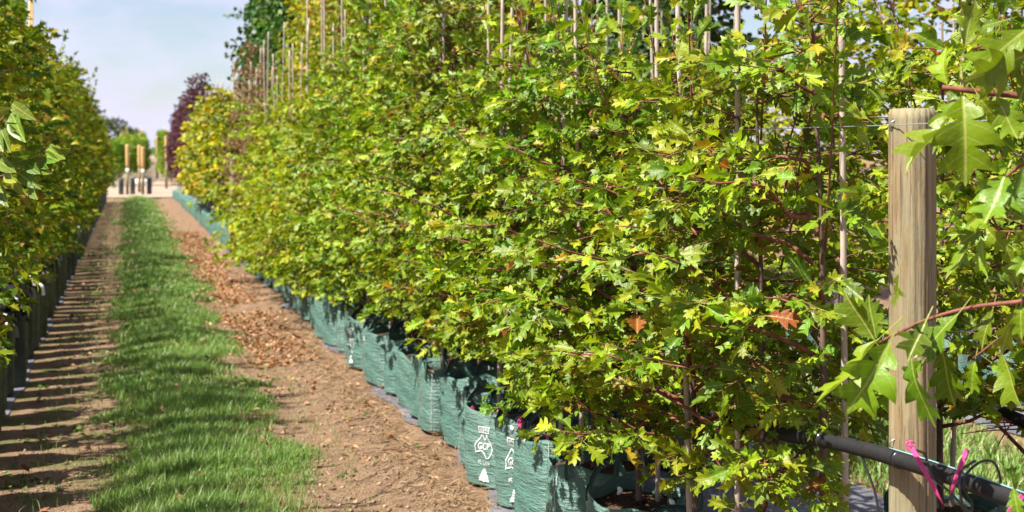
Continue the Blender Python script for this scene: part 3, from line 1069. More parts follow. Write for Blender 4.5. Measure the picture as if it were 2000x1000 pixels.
# ------------------------------------------------------------------ front row beside the dirt (X = 1.80)
FRONT_X = 1.80
PITCH = .405
GZ = lambda x, y: float(gh(x, y)) + .016
front = [3.10 + PITCH * i for i in range(112)]
STRAP_I = 6            # the bag that carries the white curled strap


def bag_label(i):
    if i == STRAP_I: return 'green woven bag with white curled strap over its rim'
    if i < STRAP_I: return 'green woven bag in the dirt-edge row, %s nearer than the white curled strap' % ordinal(STRAP_I - i)
    return 'green woven bag in the dirt-edge row, %s beyond the white curled strap' % ordinal(i - STRAP_I)


n_kind = {}
for i, y in enumerate(front):
    rng = np.random.default_rng(3000 + i)
    x = FRONT_X + rng.normal(0, .022)
    yy = y + rng.normal(0, .02)
    z0 = GZ(x, y)
    face = .3 + rng.normal(0, .5)                   # most prints look away from the aisle
    if i in (STRAP_I, STRAP_I + 1): face = math.pi + .55
    if i in (15, 16, 17): face = math.pi + .30
    near = y < 14.5
    green_bag(i, (x, yy, z0), face, near, bag_label(i), 'green bags along the dirt edge', i in (6, 7, 15, 16, 17, 2, 22))
    zt = z0
    rz = rng.uniform(0, 6.28)
    s = rng.uniform(.92, 1.08)
    if y < 11.3:
        sp, nm, kind = (OAK_S if y < 6.9 else OAKT_S), 'oak_sapling', ('green oak sapling with lobed leaves in the front bag row' if y < 6.9 else 'taller green oak sapling further along the front bag row')
    elif y < 17.8:
        sp, nm, kind = OAKY_S, 'oak_sapling', 'yellow green oak sapling bulging over the fallen leaves'
    elif y < 21.5:
        sp, nm, kind = BROWN_S, 'bronze_sapling', 'thin bronze leaved sapling rising above the bag row'
    elif y < 30.5:
        sp, nm, kind = ASH_S, 'ash_sapling', 'golden green ash sapling with feathery leaves in the bag row'
    elif y < 32.5:
        sp, nm, kind = GOLD_S, 'ash_sapling', 'deep golden ash sapling next to the purple trees'
    else:
        sp, nm, kind = PURP_S, 'purple_plum_tree', 'dark purple leaved tree at the far end of the bag row'
    n_kind[nm + str(id(sp))] = n_kind.get(nm + str(id(sp)), 0) + 1
    q = n_kind[nm + str(id(sp))]
    lab = '%s, %s %s' % (kind, ordinal(q), 'beyond the wooden post' if sp is OAK_S else 'counting away')
    grp = {OAK_S: 'green oak saplings', OAKT_S: 'taller green oak saplings', OAKY_S: 'yellow green oak saplings', BROWN_S: 'bronze saplings', ASH_S: 'golden ash saplings', GOLD_S: 'deep golden ash saplings', PURP_S: 'purple trees'}[sp]
    if i == 0:
        hero_tree(OAK_S, OAK_LEAF_ME, 5, (x, yy, z0), rz, .98, lab, 'tree', grp, 120, keep=lambda W, px, py: (W[:, 2] > .98) & (px < 1700))
    elif i < 13:
        hero_tree(sp, OAK_LEAF_ME, i, (x, yy, z0), rz, s, lab, 'tree', grp, 150, keep=(lambda W, px, py: (px < 1725) & ~((px > 1625) & (py > 865))) if i < 4 else (lambda W, px, py: W[:, 2] > .68 + .1 * np.sin(W[:, 1] * 9)))
    else:
        zs = rng.uniform(.80, 1.12) if y < 17.8 else rng.uniform(.68, 1.08) if y < 21.5 else rng.uniform(.72, 1.0) if y < 32.5 else rng.uniform(.85, 1.12)
        s = rng.uniform(.82, 1.12)
        sp.place(nm, i, (x, yy, z0), rz, s, lab, 'tree', grp, zs)
    lean = rng.normal(0, .012, 2)
    cx_, cy_ = x + .07 * math.cos(i * 2.1), yy + .07 * math.sin(i * 2.1)
    if y < 24 or i % 2:
        cane(CANES, i, cx_, cy_, z0 + .02, lean, 'grey bamboo stake in the front bag row, %s beyond the wooden post' % ordinal(i + 1), 'stakes in the front bag row', rng.uniform(.95, 1.1))

# ------------------------------------------------------------------ rear row on the same matting (X = 2.80)
for i in range(50):
    rng = np.random.default_rng(4000 + i)
    if i in (3, 4, 5): continue
    y = 2.9 + .52 * i
    x = 2.82 + rng.normal(0, .03)
    z0 = GZ(x, y)
    green_bag(i + 2, (x, y, z0), rng.uniform(0, 6.28), y < 7, 'green bag in the second row behind the oaks, %s away from the camera' % ordinal(i + 1), 'green bags in the second row')
    if y > 21.5:
        POP_S.place('poplar_tree', i, (x + .08, y, z0), rng.uniform(0, 6.28), 1.06, 'tall dark green round leaved tree above the row, %s of its clump' % ordinal(i - 35), 'tree', 'tall dark round leaved trees', 1.0)
    elif y < 5.6:
        hero_tree(OAK_S, OAK_LEAF_ME, i, (x, y, z0), rng.uniform(0, 6.28), 1.0, 'green oak sapling in the second row, %s away from the camera' % ordinal(i + 1), 'tree', 'oaks in the second row', 70, keep=lambda W, px, py: (W[:, 2] > 1.0 + .3 * np.sin(W[:, 1] * 3)))
    elif y < 9.2:
        OAK_S.place('oak_sapling', i, (x, y, z0), rng.uniform(0, 6.28), .9, 'green oak sapling in the second row, %s away from the camera' % ordinal(i + 1), 'tree', 'oaks in the second row', 1.0)
    else:
        MIX_S.place('autumn_sapling', i, (x, y, z0), rng.uniform(0, 6.28), rng.uniform(.95, 1.08), 'tall sapling turning yellow and brown in the second row, %s beyond the oaks' % ordinal(i - 12), 'tree', 'turning saplings in the second row', rng.uniform(.9, 1.1) * (1.0 if y < 15 else 1.2))
    cane(CANES, i + 1, x + .06, y + .05, z0 + .02, rng.normal(0, .012, 2), 'grey bamboo stake in the second row, %s away from the camera' % ordinal(i + 1), 'stakes in the second row', rng.uniform(1.05, 1.3))

for i in range(34):
    rng = np.random.default_rng(4500 + i)
    y = 9.6 + .42 * i
    x = 3.12 + rng.normal(0, .05)
    MIX_S.place('autumn_sapling', i + 3, (x, y, GZ(x, y)), rng.uniform(0, 6.28), rng.uniform(.95, 1.12), 'tall turning sapling in the third row behind the oaks, %s away from the camera' % ordinal(i + 1), 'tree', 'turning saplings in the third row', rng.uniform(.98, 1.2))

# ------------------------------------------------------------------ row beyond the second aisle (X = 5.4)
for i in range(30):
    rng = np.random.default_rng(5000 + i)
    y = 4.2 + .68 * i
    x = 5.4 + rng.normal(0, .06)
    z0 = GZ(x, y)
    green_bag(i + 1, (x, y, z0), rng.uniform(0, 6.28), False, 'green bag in the row beyond the second aisle, %s away from the camera' % ordinal(i + 1), 'green bags beyond the second aisle')
    if 12.2 < y < 15.5:
        POP_S.place('poplar_tree', i, (x + .5, y, z0), rng.uniform(0, 6.28), 1.0, 'tall dark round leaved tree behind the stakes, %s from its end' % ordinal(i - 11), 'tree', 'tall round leaved trees beyond the second aisle', .8)
    else:
        MIX_S.place('autumn_sapling', i + 1, (x, y, z0), rng.uniform(0, 6.28), (rng.uniform(1.0, 1.25) if y < 9.8 else rng.uniform(.85, 1.0)), 'sapling turning yellow beyond the second aisle, %s away from the camera' % ordinal(i + 1), 'tree', 'turning saplings beyond the second aisle', rng.uniform(.72, .85) if y < 9.8 else rng.uniform(.55, .68))
    cane(CANES, i + 2, x + .06, y + .05, z0 + .02, rng.normal(0, .015, 2), 'grey bamboo stake beyond the second aisle, %s away from the camera' % ordinal(i + 1), 'stakes beyond the second aisle', rng.uniform(1.05, 1.25))

# ------------------------------------------------------------------ row beside the shaded dirt (X = -0.85)
LEFT_X = -.85
for i in range(101):
    rng = np.random.default_rng(6000 + i)
    y = 4.6 + .41 * i
    x = LEFT_X + rng.normal(0, .02)
    z0 = GZ(x, y)
    d = DBAGS[i % 4]
    rz = rng.uniform(-.5, .5)
    lab = 'dark grow bag with crumpled top beside the shaded dirt, %s from the camera' % ordinal(i + 1)
    if y < 24:
        t = empty('grow_bag', (x, y, z0), rz)
        link('body', d['body'], t); link('collar', d['collar'], t); link('potting_soil', d['soil'], t); link('handle', d['strap'], t)
        if i % 3 != 1:
            link('label', TAG_ME, t, (.11, -.05, .51), (0, 0, -1.2 + rng.normal(0, .5)))
        if i % 2 and y > 8: link('label', TAG_ME, t, (.07, -.11, .56), (.3, 0, -2.2 + rng.normal(0, .6)))
        tag(t, lab, 'grow bag', 'dark bags beside the shaded dirt')
    else:
        tag(link('grow_bag', d['far'], None, (x, y, z0), (0, 0, rz)), lab, 'grow bag', 'dark bags beside the shaded dirt')
    zs = rng.uniform(.70, 1.10) * (1.0 - .03 * min(1, max(0, (y - 8) / 26)))
    MAPLE_S.place('maple_sapling', i * 3 + i // 7, (x, y, z0), rng.choice([0, math.pi]) + rng.normal(0, .12), rng.uniform(.82, 1.12), 'small leaved maple sapling over the shaded dirt, %s from the camera' % ordinal(i + 1), 'tree', 'maple saplings over the shaded dirt', zs, .36)
    if y < 17 and (i % 2 == 0 or rng.random() < .4):
        cane(TANS, i, x - .06, y + .05, z0 + .02, rng.normal(0, .012, 2), 'tan stake among the maples, %s bag from the camera' % ordinal(i + 1), 'tan stakes among the maples', rng.uniform(.93, 1.06))

# ------------------------------------------------------------------ wooden post, wires, irrigation
POST = (1.82, 2.69)
nt, nz = 110, 70
th = np.arange(nt) * 2 * math.pi / nt
zz = np.linspace(-.05, 1.712, nz)
TH, Z = np.meshgrid(th, zz)
Rp = .0545 + .0012 * np.sin(3 * TH + .6 * Z) + .0008 * np.sin(11 * TH + 2 * np.sin(2 * Z)) + .0006 * np.sin(23 * TH + 5 * Z)
for a0, z1, z2, dp in ((4.75, .75, 1.72, .007), (4.35, 1.0, 1.62, .002), (3.55, .6, 1.45, .002), (5.1, .2, 1.3, .004), (3.9, .3, .95, .002)):
    Rp -= dp * np.exp(-(((TH - a0 - .05 * np.sin(4 * Z)) / .026) ** 2)) * ((Z > z1) & (Z < z2))
Rp -= .003 * (Z > 1.705)
V = np.stack([Rp * np.cos(TH), Rp * np.sin(TH), Z], -1).reshape(-1, 3)
V = np.concatenate([V, [[0, 0, 1.7125]]])
i, j = np.meshgrid(np.arange(nz - 1), np.arange(nt), indexing='ij')
j2 = (j + 1) % nt
F = np.stack([i * nt + j, i * nt + j2, (i + 1) * nt + j2, (i + 1) * nt + j], -1).reshape(-1, 4)
jj = np.arange(nt)
F = np.concatenate([np.concatenate([F[:, [0, 1, 2]], F[:, [0, 2, 3]]]), np.stack([(nz - 1) * nt + jj, (nz - 1) * nt + (jj + 1) % nt, np.full(nt, nz * nt)], 1)])
t = empty('wooden_post', (POST[0], POST[1], 0))
link('shaft', mesh_np('post_shaft', V, F, M['post']), t)
for h in (1.672, .905):
    s = MB().tube(smooth_path([(-.050, .008, h - .012), (-.060, .006, h - .006), (-.061, 0, h + .006), (-.052, -.006, h + .012)], 8), .0016, 6).mesh('staple', M['wire'])
    link('staple', s, t)
tag(t, 'round weathered pine post standing in the oak row', 'post')

wx = POST[0] - .0575
tag(link('fence_wire', MB().tube([(wx - .002, .6, 1.685), (wx, 2.69, 1.672), (wx + .004, 8, 1.70), (wx + .01, 24, 1.67)], .0013, 5).mesh('wire', M['wire'])), 'thin wire stapled across the top of the wooden post', 'wire')
pipe_pts = smooth_path([(1.735, .5, .93), (1.735, 1.6, .905), (1.737, 2.3, .895), (1.739, 2.69, .880), (1.742, 3.0, .852), (1.80, 3.3, .80), (1.92, 4.0, .72), (1.95, 6, .70), (1.95, 9, .70)], 80)
t = empty('irrigation_pipe', (1.74, 2.69, 0))
off = np.array([1.74, 2.69, 0])
link('pipe', MB().tube(pipe_pts - off, .0195, 14).mesh('pipe', M['pipe']), t)
for y0 in (2.62, 2.98, 3.06, 2.2, 1.95):
    k = np.argmin(np.abs(pipe_pts[:, 1] - y0))
    dd = pipe_pts[k + 1] - pipe_pts[k]; dd /= np.linalg.norm(dd)
    link('tie_band', MB().tube([pipe_pts[k] - off - dd * .006, pipe_pts[k] - off + dd * .006], .0222, 14).mesh('band', M['tube']), t)
tag(t, 'thick black irrigation pipe slung along the front row past the post', 'pipe')
p2 = smooth_path([(2.66, 1.5, .80), (2.68, 3.0, .755), (2.69, 3.6, .775), (2.70, 4.4, .765), (2.72, 5.2, .70), (2.74, 7, .66)], 50)
tag(link('irrigation_pipe', MB().tube(p2, .021, 12).mesh('pipe', M['pipe'])), 'black irrigation pipe hanging on the second row behind the post', 'pipe')
st = [(p[0] - .004, p[1], p[2] + .0215) for p in pipe_pts[6:30]]
tag(link('string', MB().tube(st, .0016, 5).mesh('string', M['string'])), 'thin teal string lying along the top of the front pipe', 'string')


def drip(name, pix, label, r=.0032):
    P = smooth_path([at(*q) for q in pix], 30)
    return tag(link(name, MB().tube(P, r, 7).mesh(name, M['tube'])), label, 'tube', 'drip tubes hanging from the pipe')


drip('drip_tube', [(1678, 872, 3.16), (1682, 890, 3.15), (1700, 935, 3.12), (1712, 975, 3.1), (1722, 1040, 3.08)], 'thin black tube hanging from the pipe before the grass')
drip('drip_tube', [(1785, 878, 2.90), (1806, 886, 2.85), (1812, 905, 2.82), (1828, 938, 2.82), (1852, 958, 2.84), (1880, 990, 2.86), (1905, 1040, 2.88)], 'thin black tube looping off the pipe beside the post')
drip('drip_tube', [(1905, 900, 2.72), (1878, 918, 2.70), (1874, 945, 2.68), (1880, 985, 2.68), (1895, 1000, 2.69), (1898, 980, 2.70), (1882, 950, 2.70), (1888, 925, 2.71), (1915, 902, 2.72), (1940, 902, 2.73), (1952, 925, 2.74), (1954, 945, 2.75)], 'black tube coiled in a high loop over the pipe', .003)
drip('drip_tube', [(1955, 950, 2.70), (1952, 985, 2.69), (1948, 1040, 2.68)], 'short black tube dropping at the frame edge')
drip('drip_tube', [(1000, 826, 5.6), (1016, 812, 5.55), (1030, 822, 5.5), (1032, 845, 5.45)], 'thin black tube looping above the green bag rims')


def dripper(pa, pb, label, head=True, w=.011, roll=0.0):
    a, b = at(*pa), at(*pb)
    d = (b - a); L = d.length; d.normalize()
    view = (a - Vector((0, 0, CAM_H))).normalized()
    s = d.cross(view).normalized()
    t = empty('drip_stake', a)
    m = MB()
    for sx in (-1, 1):
        pts = [Vector((0, 0, 0)) + s * sx * w * .28, d * L * .7 + s * sx * w * .2, d * L]
        m.tube([tuple(p) for p in pts], [w * .26, w * .24, .0012], 6)
    m.tube([(0, 0, 0), tuple(d * L * .96)], [w * .2, .001], 5)
    link('spike', m.mesh('spike', M['pink']), t)
    if head:
        hm = MB()
        R = w * .85
        c = -d * R * .9
        ring = [tuple(c + (s * math.cos(q) + d * math.sin(q)) * R) for q in np.linspace(0, 2 * math.pi, 15)]
        hm.tube(ring, .0021, 6)
        for q in (0.4, 1.97):
            hm.tube([tuple(c - (s * math.cos(q) + d * math.sin(q)) * R), tuple(c + (s * math.cos(q) + d * math.sin(q)) * R)], .0017, 5)
        hm.tube([tuple(c - d * R), tuple(c - d * R * 1.7)], .002, 5)
        link('head', hm.mesh('head', M['pink']), t)
    return tag(t, label, 'drip stake', 'pink drip stakes')


dripper((1782, 877, 2.80), (1842, 985, 2.74), 'pink drip stake with round head lying across the post')
dripper((1889, 878, 2.70), (1855, 966, 2.70), 'pink drip stake pointing down beside the coiled tube', False)
dripper((1998, 968, 2.55), (1964, 1006, 2.55), 'pink drip stake cut off by the frame edge below the pipe', False)
dripper((1070, 848, 5.25), (1068, 870, 5.25), 'small pink drip stake standing behind the white curled strap', True, .014)
dripper((1101, 872, 5.1), (1100, 890, 5.1), 'small pink drip stake over the bag rim by the oak leaves', True, .014)
dripper((1016, 828, 5.6), (1015, 845, 5.6), 'small pink drip stake among handles of the green bags', True, .014)
dripper((922, 803, 6.2), (921, 815, 6.2), 'tiny pink drip stake behind the arched dark handle', True, .012)

# white curled strap on a bag rim and small white plastic ties
P = smooth_path([at(1018, 884, 5.30), at(1023, 862, 5.29), at(1035, 848, 5.28), at(1050, 842, 5.27), at(1065, 846, 5.27)], 16)
Vv, Ff = strip(P, (0.25, -.2, .75), .016)
V2 = np.concatenate([Vv, Vv + np.array([.002, .002, .001])])
tag(link('plastic_strap', mesh_np('strap', V2, np.concatenate([Ff, Ff[:, ::-1] + len(Vv)]), M['white'])), 'white curled plastic strap hanging over a green bag rim', 'strap')
for (a, b, c), lab in (((at(998, 832, 5.6), at(1001, 840, 5.58), at(997, 848, 5.56)), 'white knotted plastic tie between two green bags'),
                       ((at(1207, 952, 4.72), at(1212, 958, 4.7), at(1206, 966, 4.7)), 'white plastic tie among the lowest oak leaves'),
                       ((at(1308, 975, 4.45), at(1314, 985, 4.43), at(1308, 998, 4.42)), 'white plastic tag under the oak leaves by the bag handles')):
    tag(link('plastic_tie', MB().tube(smooth_path([a, b, c], 8), [.004, .007, .009, .009, .008, .009, .009, .007, .004], 6).mesh('tie', M['white'])), lab, 'tie', 'white plastic ties')

# ------------------------------------------------------------------ the tree beside the post: large leaves near the camera
HERO_ME = [mesh_np('large_oak_leaf', v, f, M['oak_big'], u) for v, f, u in OAK_HERO]
NEAR = (1.98, 2.02)
t = empty('oak_sapling', (NEAR[0], NEAR[1], GZ(*NEAR)))
inv = Vector((NEAR[0], NEAR[1], GZ(*NEAR)))
link('trunk', MB().tube(smooth_path([(0, 0, .3), (.02, .01, .9), (.0, .02, 1.6), (.03, .0, 2.5)], 12), np.linspace(.015, .006, 13), 7).mesh('trunk', M['bark']), t)


def near_branch(pix, r0, r1):
    P = smooth_path([at(*q) for q in pix], 18) - np.array(inv)
    link('branch', MB().tube(P, np.linspace(r0, r1, len(P)), 7).mesh('branch', M['twig']), t)


near_branch([(2120, 200, 2.55), (2000, 188, 2.55), (1920, 180, 2.56), (1840, 171, 2.58)], .0085, .0055)
near_branch([(2160, 560, 2.50), (2000, 588, 2.55), (1900, 600, 2.60), (1812, 624, 2.64), (1745, 655, 2.68), (1712, 672, 2.72)], .0052, .0025)
near_branch([(2100, 300, 2.50), (2000, 322, 2.52), (1965, 345, 2.53)], .005, .003)
near_branch([(2150, 690, 2.6), (1990, 560, 2.62), (1960, 470, 2.64), (1925, 400, 2.65)], .005, .0025)
near_branch([(2100, 40, 2.6), (1990, 70, 2.62), (1900, 95, 2.64)], .005, .0025)
near_branch([(2080, 640, 2.9), (1975, 650, 2.95), (1900, 700, 3.0)], .004, .002)


def big_leaf(b, e, zb, ze, roll=0.0, k=None, wide=1.0):
    """A leaf from pixel b to pixel e; roll turns it about its own midrib away from facing the camera."""
    p0, p1 = at(b[0], b[1], zb), at(e[0], e[1], ze)
    d = p1 - p0
    s = d.length
    d.normalize()
    to_cam = (Vector((0, 0, CAM_H)) - p0).normalized()
    n = (to_cam - d * to_cam.dot(d)).normalized()
    x = d.cross(n)
    n2 = n * math.cos(roll) + x * math.sin(roll)
    x2 = d.cross(n2)
    o = link('leaf', HERO_ME[RND.randrange(6) if k is None else k], t)
    q = p0 - inv
    o.matrix_basis = Matrix([[x2[a] * s * wide, d[a] * s, n2[a] * s, q[a]] for a in range(3)] + [[0, 0, 0, 1]])
    return o


for L_ in [((1811, 622), (1772, 702), 2.62, 2.58, .3, 0, 1.1), ((1741, 662), (1668, 806), 2.66, 2.60, -.25, 1, 1.0), ((1874, 608), (1796, 706), 2.60, 2.63, .9, 2, .9),
           ((1778, 692), (1802, 838), 2.64, 2.60, .75, 3, .8), ((1838, 676), (1862, 795), 2.62, 2.64, .5, 4, .9), ((1724, 658), (1604, 796), 2.70, 2.66, 1.25, 5, .8),
           ((1712, 668), (1645, 570), 2.71, 2.74, -.5, 0, 1.0), ((1712, 668), (1690, 580), 2.72, 2.78, .7, 2, .9), ((1806, 700), (1760, 760), 2.66, 2.7, .5, 1, .9),
           ((1880, 178), (1893, 345), 2.57, 2.50, -.15, 1, 1.05), ((1868, 215), (1762, 326), 2.58, 2.55, 1.15, 0, .7), ((1872, 190), (1800, 290), 2.59, 2.62, .9, 3, .9),
           ((2010, 52), (1896, 150), 2.50, 2.52, .2, 2, 1.0), ((2010, 105), (1888, 160), 2.52, 2.50, -.4, 4, 1.1), ((1882, 96), (1902, 2), 2.60, 2.62, .35, 5, .95),
           ((1850, 100), (1786, 62), 2.62, 2.62, .6, 0, 1.0), ((1850, 168), (1828, 92), 2.58, 2.60, -.8, 1, 1.2), ((1905, 178), (1950, 245), 2.55, 2.52, .3, 3, 1.0),
           ((1945, 185), (1985, 275), 2.53, 2.50, -.3, 2, 1.1), ((1990, 200), (2020, 120), 2.52, 2.5, .2, 4, 1.0), ((1966, 336), (1925, 440), 2.54, 2.50, .35, 5, 1.15),
           ((1998, 325), (1975, 420), 2.52, 2.5, -.4, 0, 1.0), ((1948, 400), (1885, 440), 2.55, 2.55, .2, 1, .9), ((1922, 440), (1960, 490), 2.62, 2.58, .2, 3, 1.1),
           ((1918, 445), (1870, 478), 2.63, 2.62, -.2, 2, 1.0), ((1915, 460), (1925, 540), 2.63, 2.6, .8, 4, .9), ((1900, 462), (1852, 550), 2.66, 2.64, 1.0, 5, .9),
           ((1988, 560), (1968, 480), 2.60, 2.58, .4, 0, 1.0), ((1986, 565), (1940, 530), 2.6, 2.6, .9, 1, 1.0), ((1995, 590), (1990, 660), 2.56, 2.54, .3, 3, 1.0),
           ((1940, 600), (1915, 680), 2.6, 2.6, .8, 4, .9), ((1985, 600), (1950, 690), 2.58, 2.6, -.6, 2, 1.0), ((2010, 440), (1970, 400), 2.55, 2.55, .5, 3, 1.0),
           ((2015, 480), (1985, 540), 2.5, 2.5, .1, 5, 1.0), ((1930, 250), (1985, 300), 2.6, 2.6, .5, 0, 1.0), ((1960, 40), (1900, 60), 2.66, 2.66, .7, 2, 1.0),
           ((1985, 20), (1950, -30), 2.6, 2.6, .2, 4, 1.0), ((1932, 705), (1985, 745), 3.0, 2.95, .5, 1, 1.0), ((1905, 700), (1890, 770), 3.0, 3.0, .4, 3, .9), ((1955, 680), (1990, 800), 2.95, 2.9, .8, 0, .8),
           ((1985, 960), (1972, 905), 2.45, 2.45, .6, 2, .8), ((1978, 950), (1990, 1010), 2.44, 2.42, .2, 4, .9), ((1880, 330), (1850, 395), 2.66, 2.68, .6, 0, .9), ((1905, 330), (1935, 390), 2.7, 2.7, -.5, 3, 1.0),
           ((1757, 530), (1752, 605), 2.60, 2.6, 1.1, 5, .8)]:
    big_leaf(*L_)
tag(t, 'oak branch tips with large lobed leaves hanging around the post', 'tree')

# ------------------------------------------------------------------ compound leaves reaching in above the maples
LEAFLET = [ovate_leaf(RNG, .21, .9, 6) for _ in range(4)]
LEAFLET_ME = [mesh_np('leaflet', v, f, M['walnut'], u) for v, f, u in LEAFLET]
NL = (-.80, 3.3)
t = empty('walnut_sapling', (NL[0], NL[1], GZ(*NL)))
inv = Vector((NL[0], NL[1], GZ(*NL)))
link('trunk', MB().tube(smooth_path([(0, 0, .3), (.01, .02, 1.0), (0, 0, 1.9), (-.02, .02, 2.6)], 10), np.linspace(.016, .006, 11), 7).mesh('trunk', M['bark']), t)
cp = lambda x, y: (x / 3.335, 150 + y / 3.335)
for pts in ([(-420, 900), (-150, 720), (0, 650), (110, 620), (165, 575), (250, 510), (330, 465)], [(-400, 860), (-160, 640), (0, 545), (70, 520)], [(-400, 700), (-150, 420), (0, 290), (40, 240), (60, 200)]):
    P = smooth_path([at(*cp(*q), 3.45) for q in pts], 18) - np.array(inv)
    link('branch', MB().tube(P, np.linspace(.0035, .0012, len(P)), 6).mesh('branch', M['twig']), t)
for k, (a, b, roll) in enumerate([((80, 175), (190, 268), .3), ((70, 235), (182, 435), .5), ((30, 280), (120, 350), .8), ((0, 330), (68, 495), .5), ((75, 515), (255, 545), .6),
                                  ((285, 515), (402, 548), .1), ((345, 468), (465, 462), .8), ((165, 560), (262, 632), .1), ((122, 628), (228, 710), .1), ((200, 712), (258, 805), .6), ((30, 628), (115, 692), .3),
                                  ((-10, 545), (105, 622), .2), ((98, 688), (138, 768), .9), ((-5, 720), (68, 855), .5), ((235, 555), (352, 628), .6), ((300, 458), (425, 535), .2), ((60, 555), (230, 560), 1.0),
                                  ((-30, 380), (30, 500), .2), ((-60, 660), (30, 760), .4), ((-120, 560), (-20, 640), .2), ((-80, 240), (40, 230), .5), ((260, 520), (330, 600), .8)]):
    p0, p1 = at(*cp(*a), 3.45), at(*cp(*b), 3.40)
    d = p1 - p0; s = d.length; d.normalize()
    tc = (Vector((0, 0, CAM_H)) - p0).normalized()
    n = (tc - d * tc.dot(d)).normalized(); x = d.cross(n)
    n2 = n * math.cos(roll) + x * math.sin(roll); x2 = d.cross(n2)
    o = link('leaflet', LEAFLET_ME[k % 4], t)
    q = p0 - inv
    o.matrix_basis = Matrix([[x2[c] * s, d[c] * s, n2[c] * s, q[c]] for c in range(3)] + [[0, 0, 0, 1]])
tag(t, 'sapling whose long pointed leaflets reach in at the picture edge', 'tree')

# ------------------------------------------------------------------ grass
def noise2(x, y, s):
    return np.sin(s * x + 1.7 * np.sin(.7 * s * y)) * .5 + np.sin(1.3 * s * y + 1.1 * np.sin(.9 * s * x) + 2) * .5


def blades(rng, x, y, hgt, wid, name):
    n = len(x)
    z = gh(x, y)
    a = rng.uniform(0, 6.283, n)
    h = hgt * rng.uniform(.55, 1.35, n)
    w = wid * rng.uniform(.7, 1.3, n)
    lean = rng.uniform(.15, .9, n) * h
    la = a + rng.normal(0, .6, n) + 1.57
    sx, sy = np.cos(a) * w / 2, np.sin(a) * w / 2
    lx, ly = np.cos(la) * lean, np.sin(la) * lean
    V = np.zeros((n, 5, 3))
    V[:, 0] = np.stack([x - sx, y - sy, z - .004], 1); V[:, 1] = np.stack([x + sx, y + sy, z - .004], 1)
    V[:, 2] = np.stack([x - sx * .8 + lx * .35, y - sy * .8 + ly * .35, z + h * .6], 1); V[:, 3] = np.stack([x + sx * .8 + lx * .35, y + sy * .8 + ly * .35, z + h * .6], 1)
    V[:, 4] = np.stack([x + lx, y + ly, z + h], 1)
    F = (np.array([[0, 1, 3], [0, 3, 2], [2, 3, 4]])[None] + (np.arange(n) * 5)[:, None, None]).reshape(-1, 3)
    return V.reshape(-1, 3), F


rng = np.random.default_rng(77)
m = MB()
for y0, y1, dens, hgt, wid in ((4.8, 8.5, 16000, .058, .0034), (8.5, 14, 9000, .055, .0052), (14, 26, 3800, .055, .010), (26, 49.2, 1500, .055, .020)):
    n = int((y1 - y0) * 1.9 * dens)
    x, y = rng.uniform(-.62, 1.28, n), rng.uniform(y0, y1, n)
    e = .12 * noise2(x * 1.5, y, 2.1) + .07 * noise2(x, y, 7.0)
    strip_ = np.clip(np.minimum(x - (-.17) + e, .88 - x + e) / .22, 0, 1)
    thin = .8 + .2 * np.sign(noise2(x, y, 5))
    tuft = (noise2(x, y * 1.1, 4.3) + .5 * noise2(x, y, 9) > .80) * (x > -.40) * (x < 1.08) * .8
    keep = rng.random(n) < np.maximum(np.maximum(strip_ * thin, tuft), .02 * (x > -.5) * (x < 1.15))
    # worn wheel line, thinner grass
    keep &= rng.random(n) < 1 - .35 * np.exp(-((x - .66) / .07) ** 2)
    keep &= rng.random(n) < np.where(noise2(x, y * .8, 6.1) + .5 * noise2(x, y, 2.6) > .8, .55, 1)
    x, y = x[keep], y[keep]
    hh = hgt * (.75 + .5 * (noise2(x, y, 3.3) > 0)) * (.7 + .5 * np.clip(1 - np.abs(x - .3) / .5, 0, 1))
    m.add(*blades(rng, x, y, hh, wid, ''))
tag(link('grass', m.mesh('grass', M['grass'], smooth=False)), 'green mown grass strip down the middle of the aisle', 'grass', kind='stuff')
m = MB()
n = 30000
x, y = rng.uniform(3.3, 4.75, n), rng.uniform(2.5, 13, n)
keep = rng.random(n) < np.clip(np.minimum(x - 3.35, 4.7 - x) / .2 + .2 * noise2(x, y, 3), 0, 1)
m.add(*blades(rng, x[keep], y[keep], .075, .009, ''))
tag(link('grass', m.mesh('grass', M['grass'], smooth=False)), 'bright grass of the second aisle seen under the oak branches', 'grass', kind='stuff')

# ------------------------------------------------------------------ litter on the ground
def scatter_leaves(name, x, y, size, templates, mat, rng, label, cat, lift=.006):
    n = len(x)
    L = Leaves()
    a = rng.uniform(0, 6.283, n)
    for k in range(n):
        L.add((x[k], y[k], float(zg[k]) + lift + rng.uniform(0, .012)), (math.cos(a[k]), math.sin(a[k]), rng.normal(0, .25)), (rng.normal(0, .45), rng.normal(0, .45), 1.0), rng.uniform(*size))
    P, B, S = L.arrays()
    return tag(link(name, leaf_mesh(name, P, B, S, templates, mat, rng.integers(0, len(templates), n))), label, cat, kind='stuff')


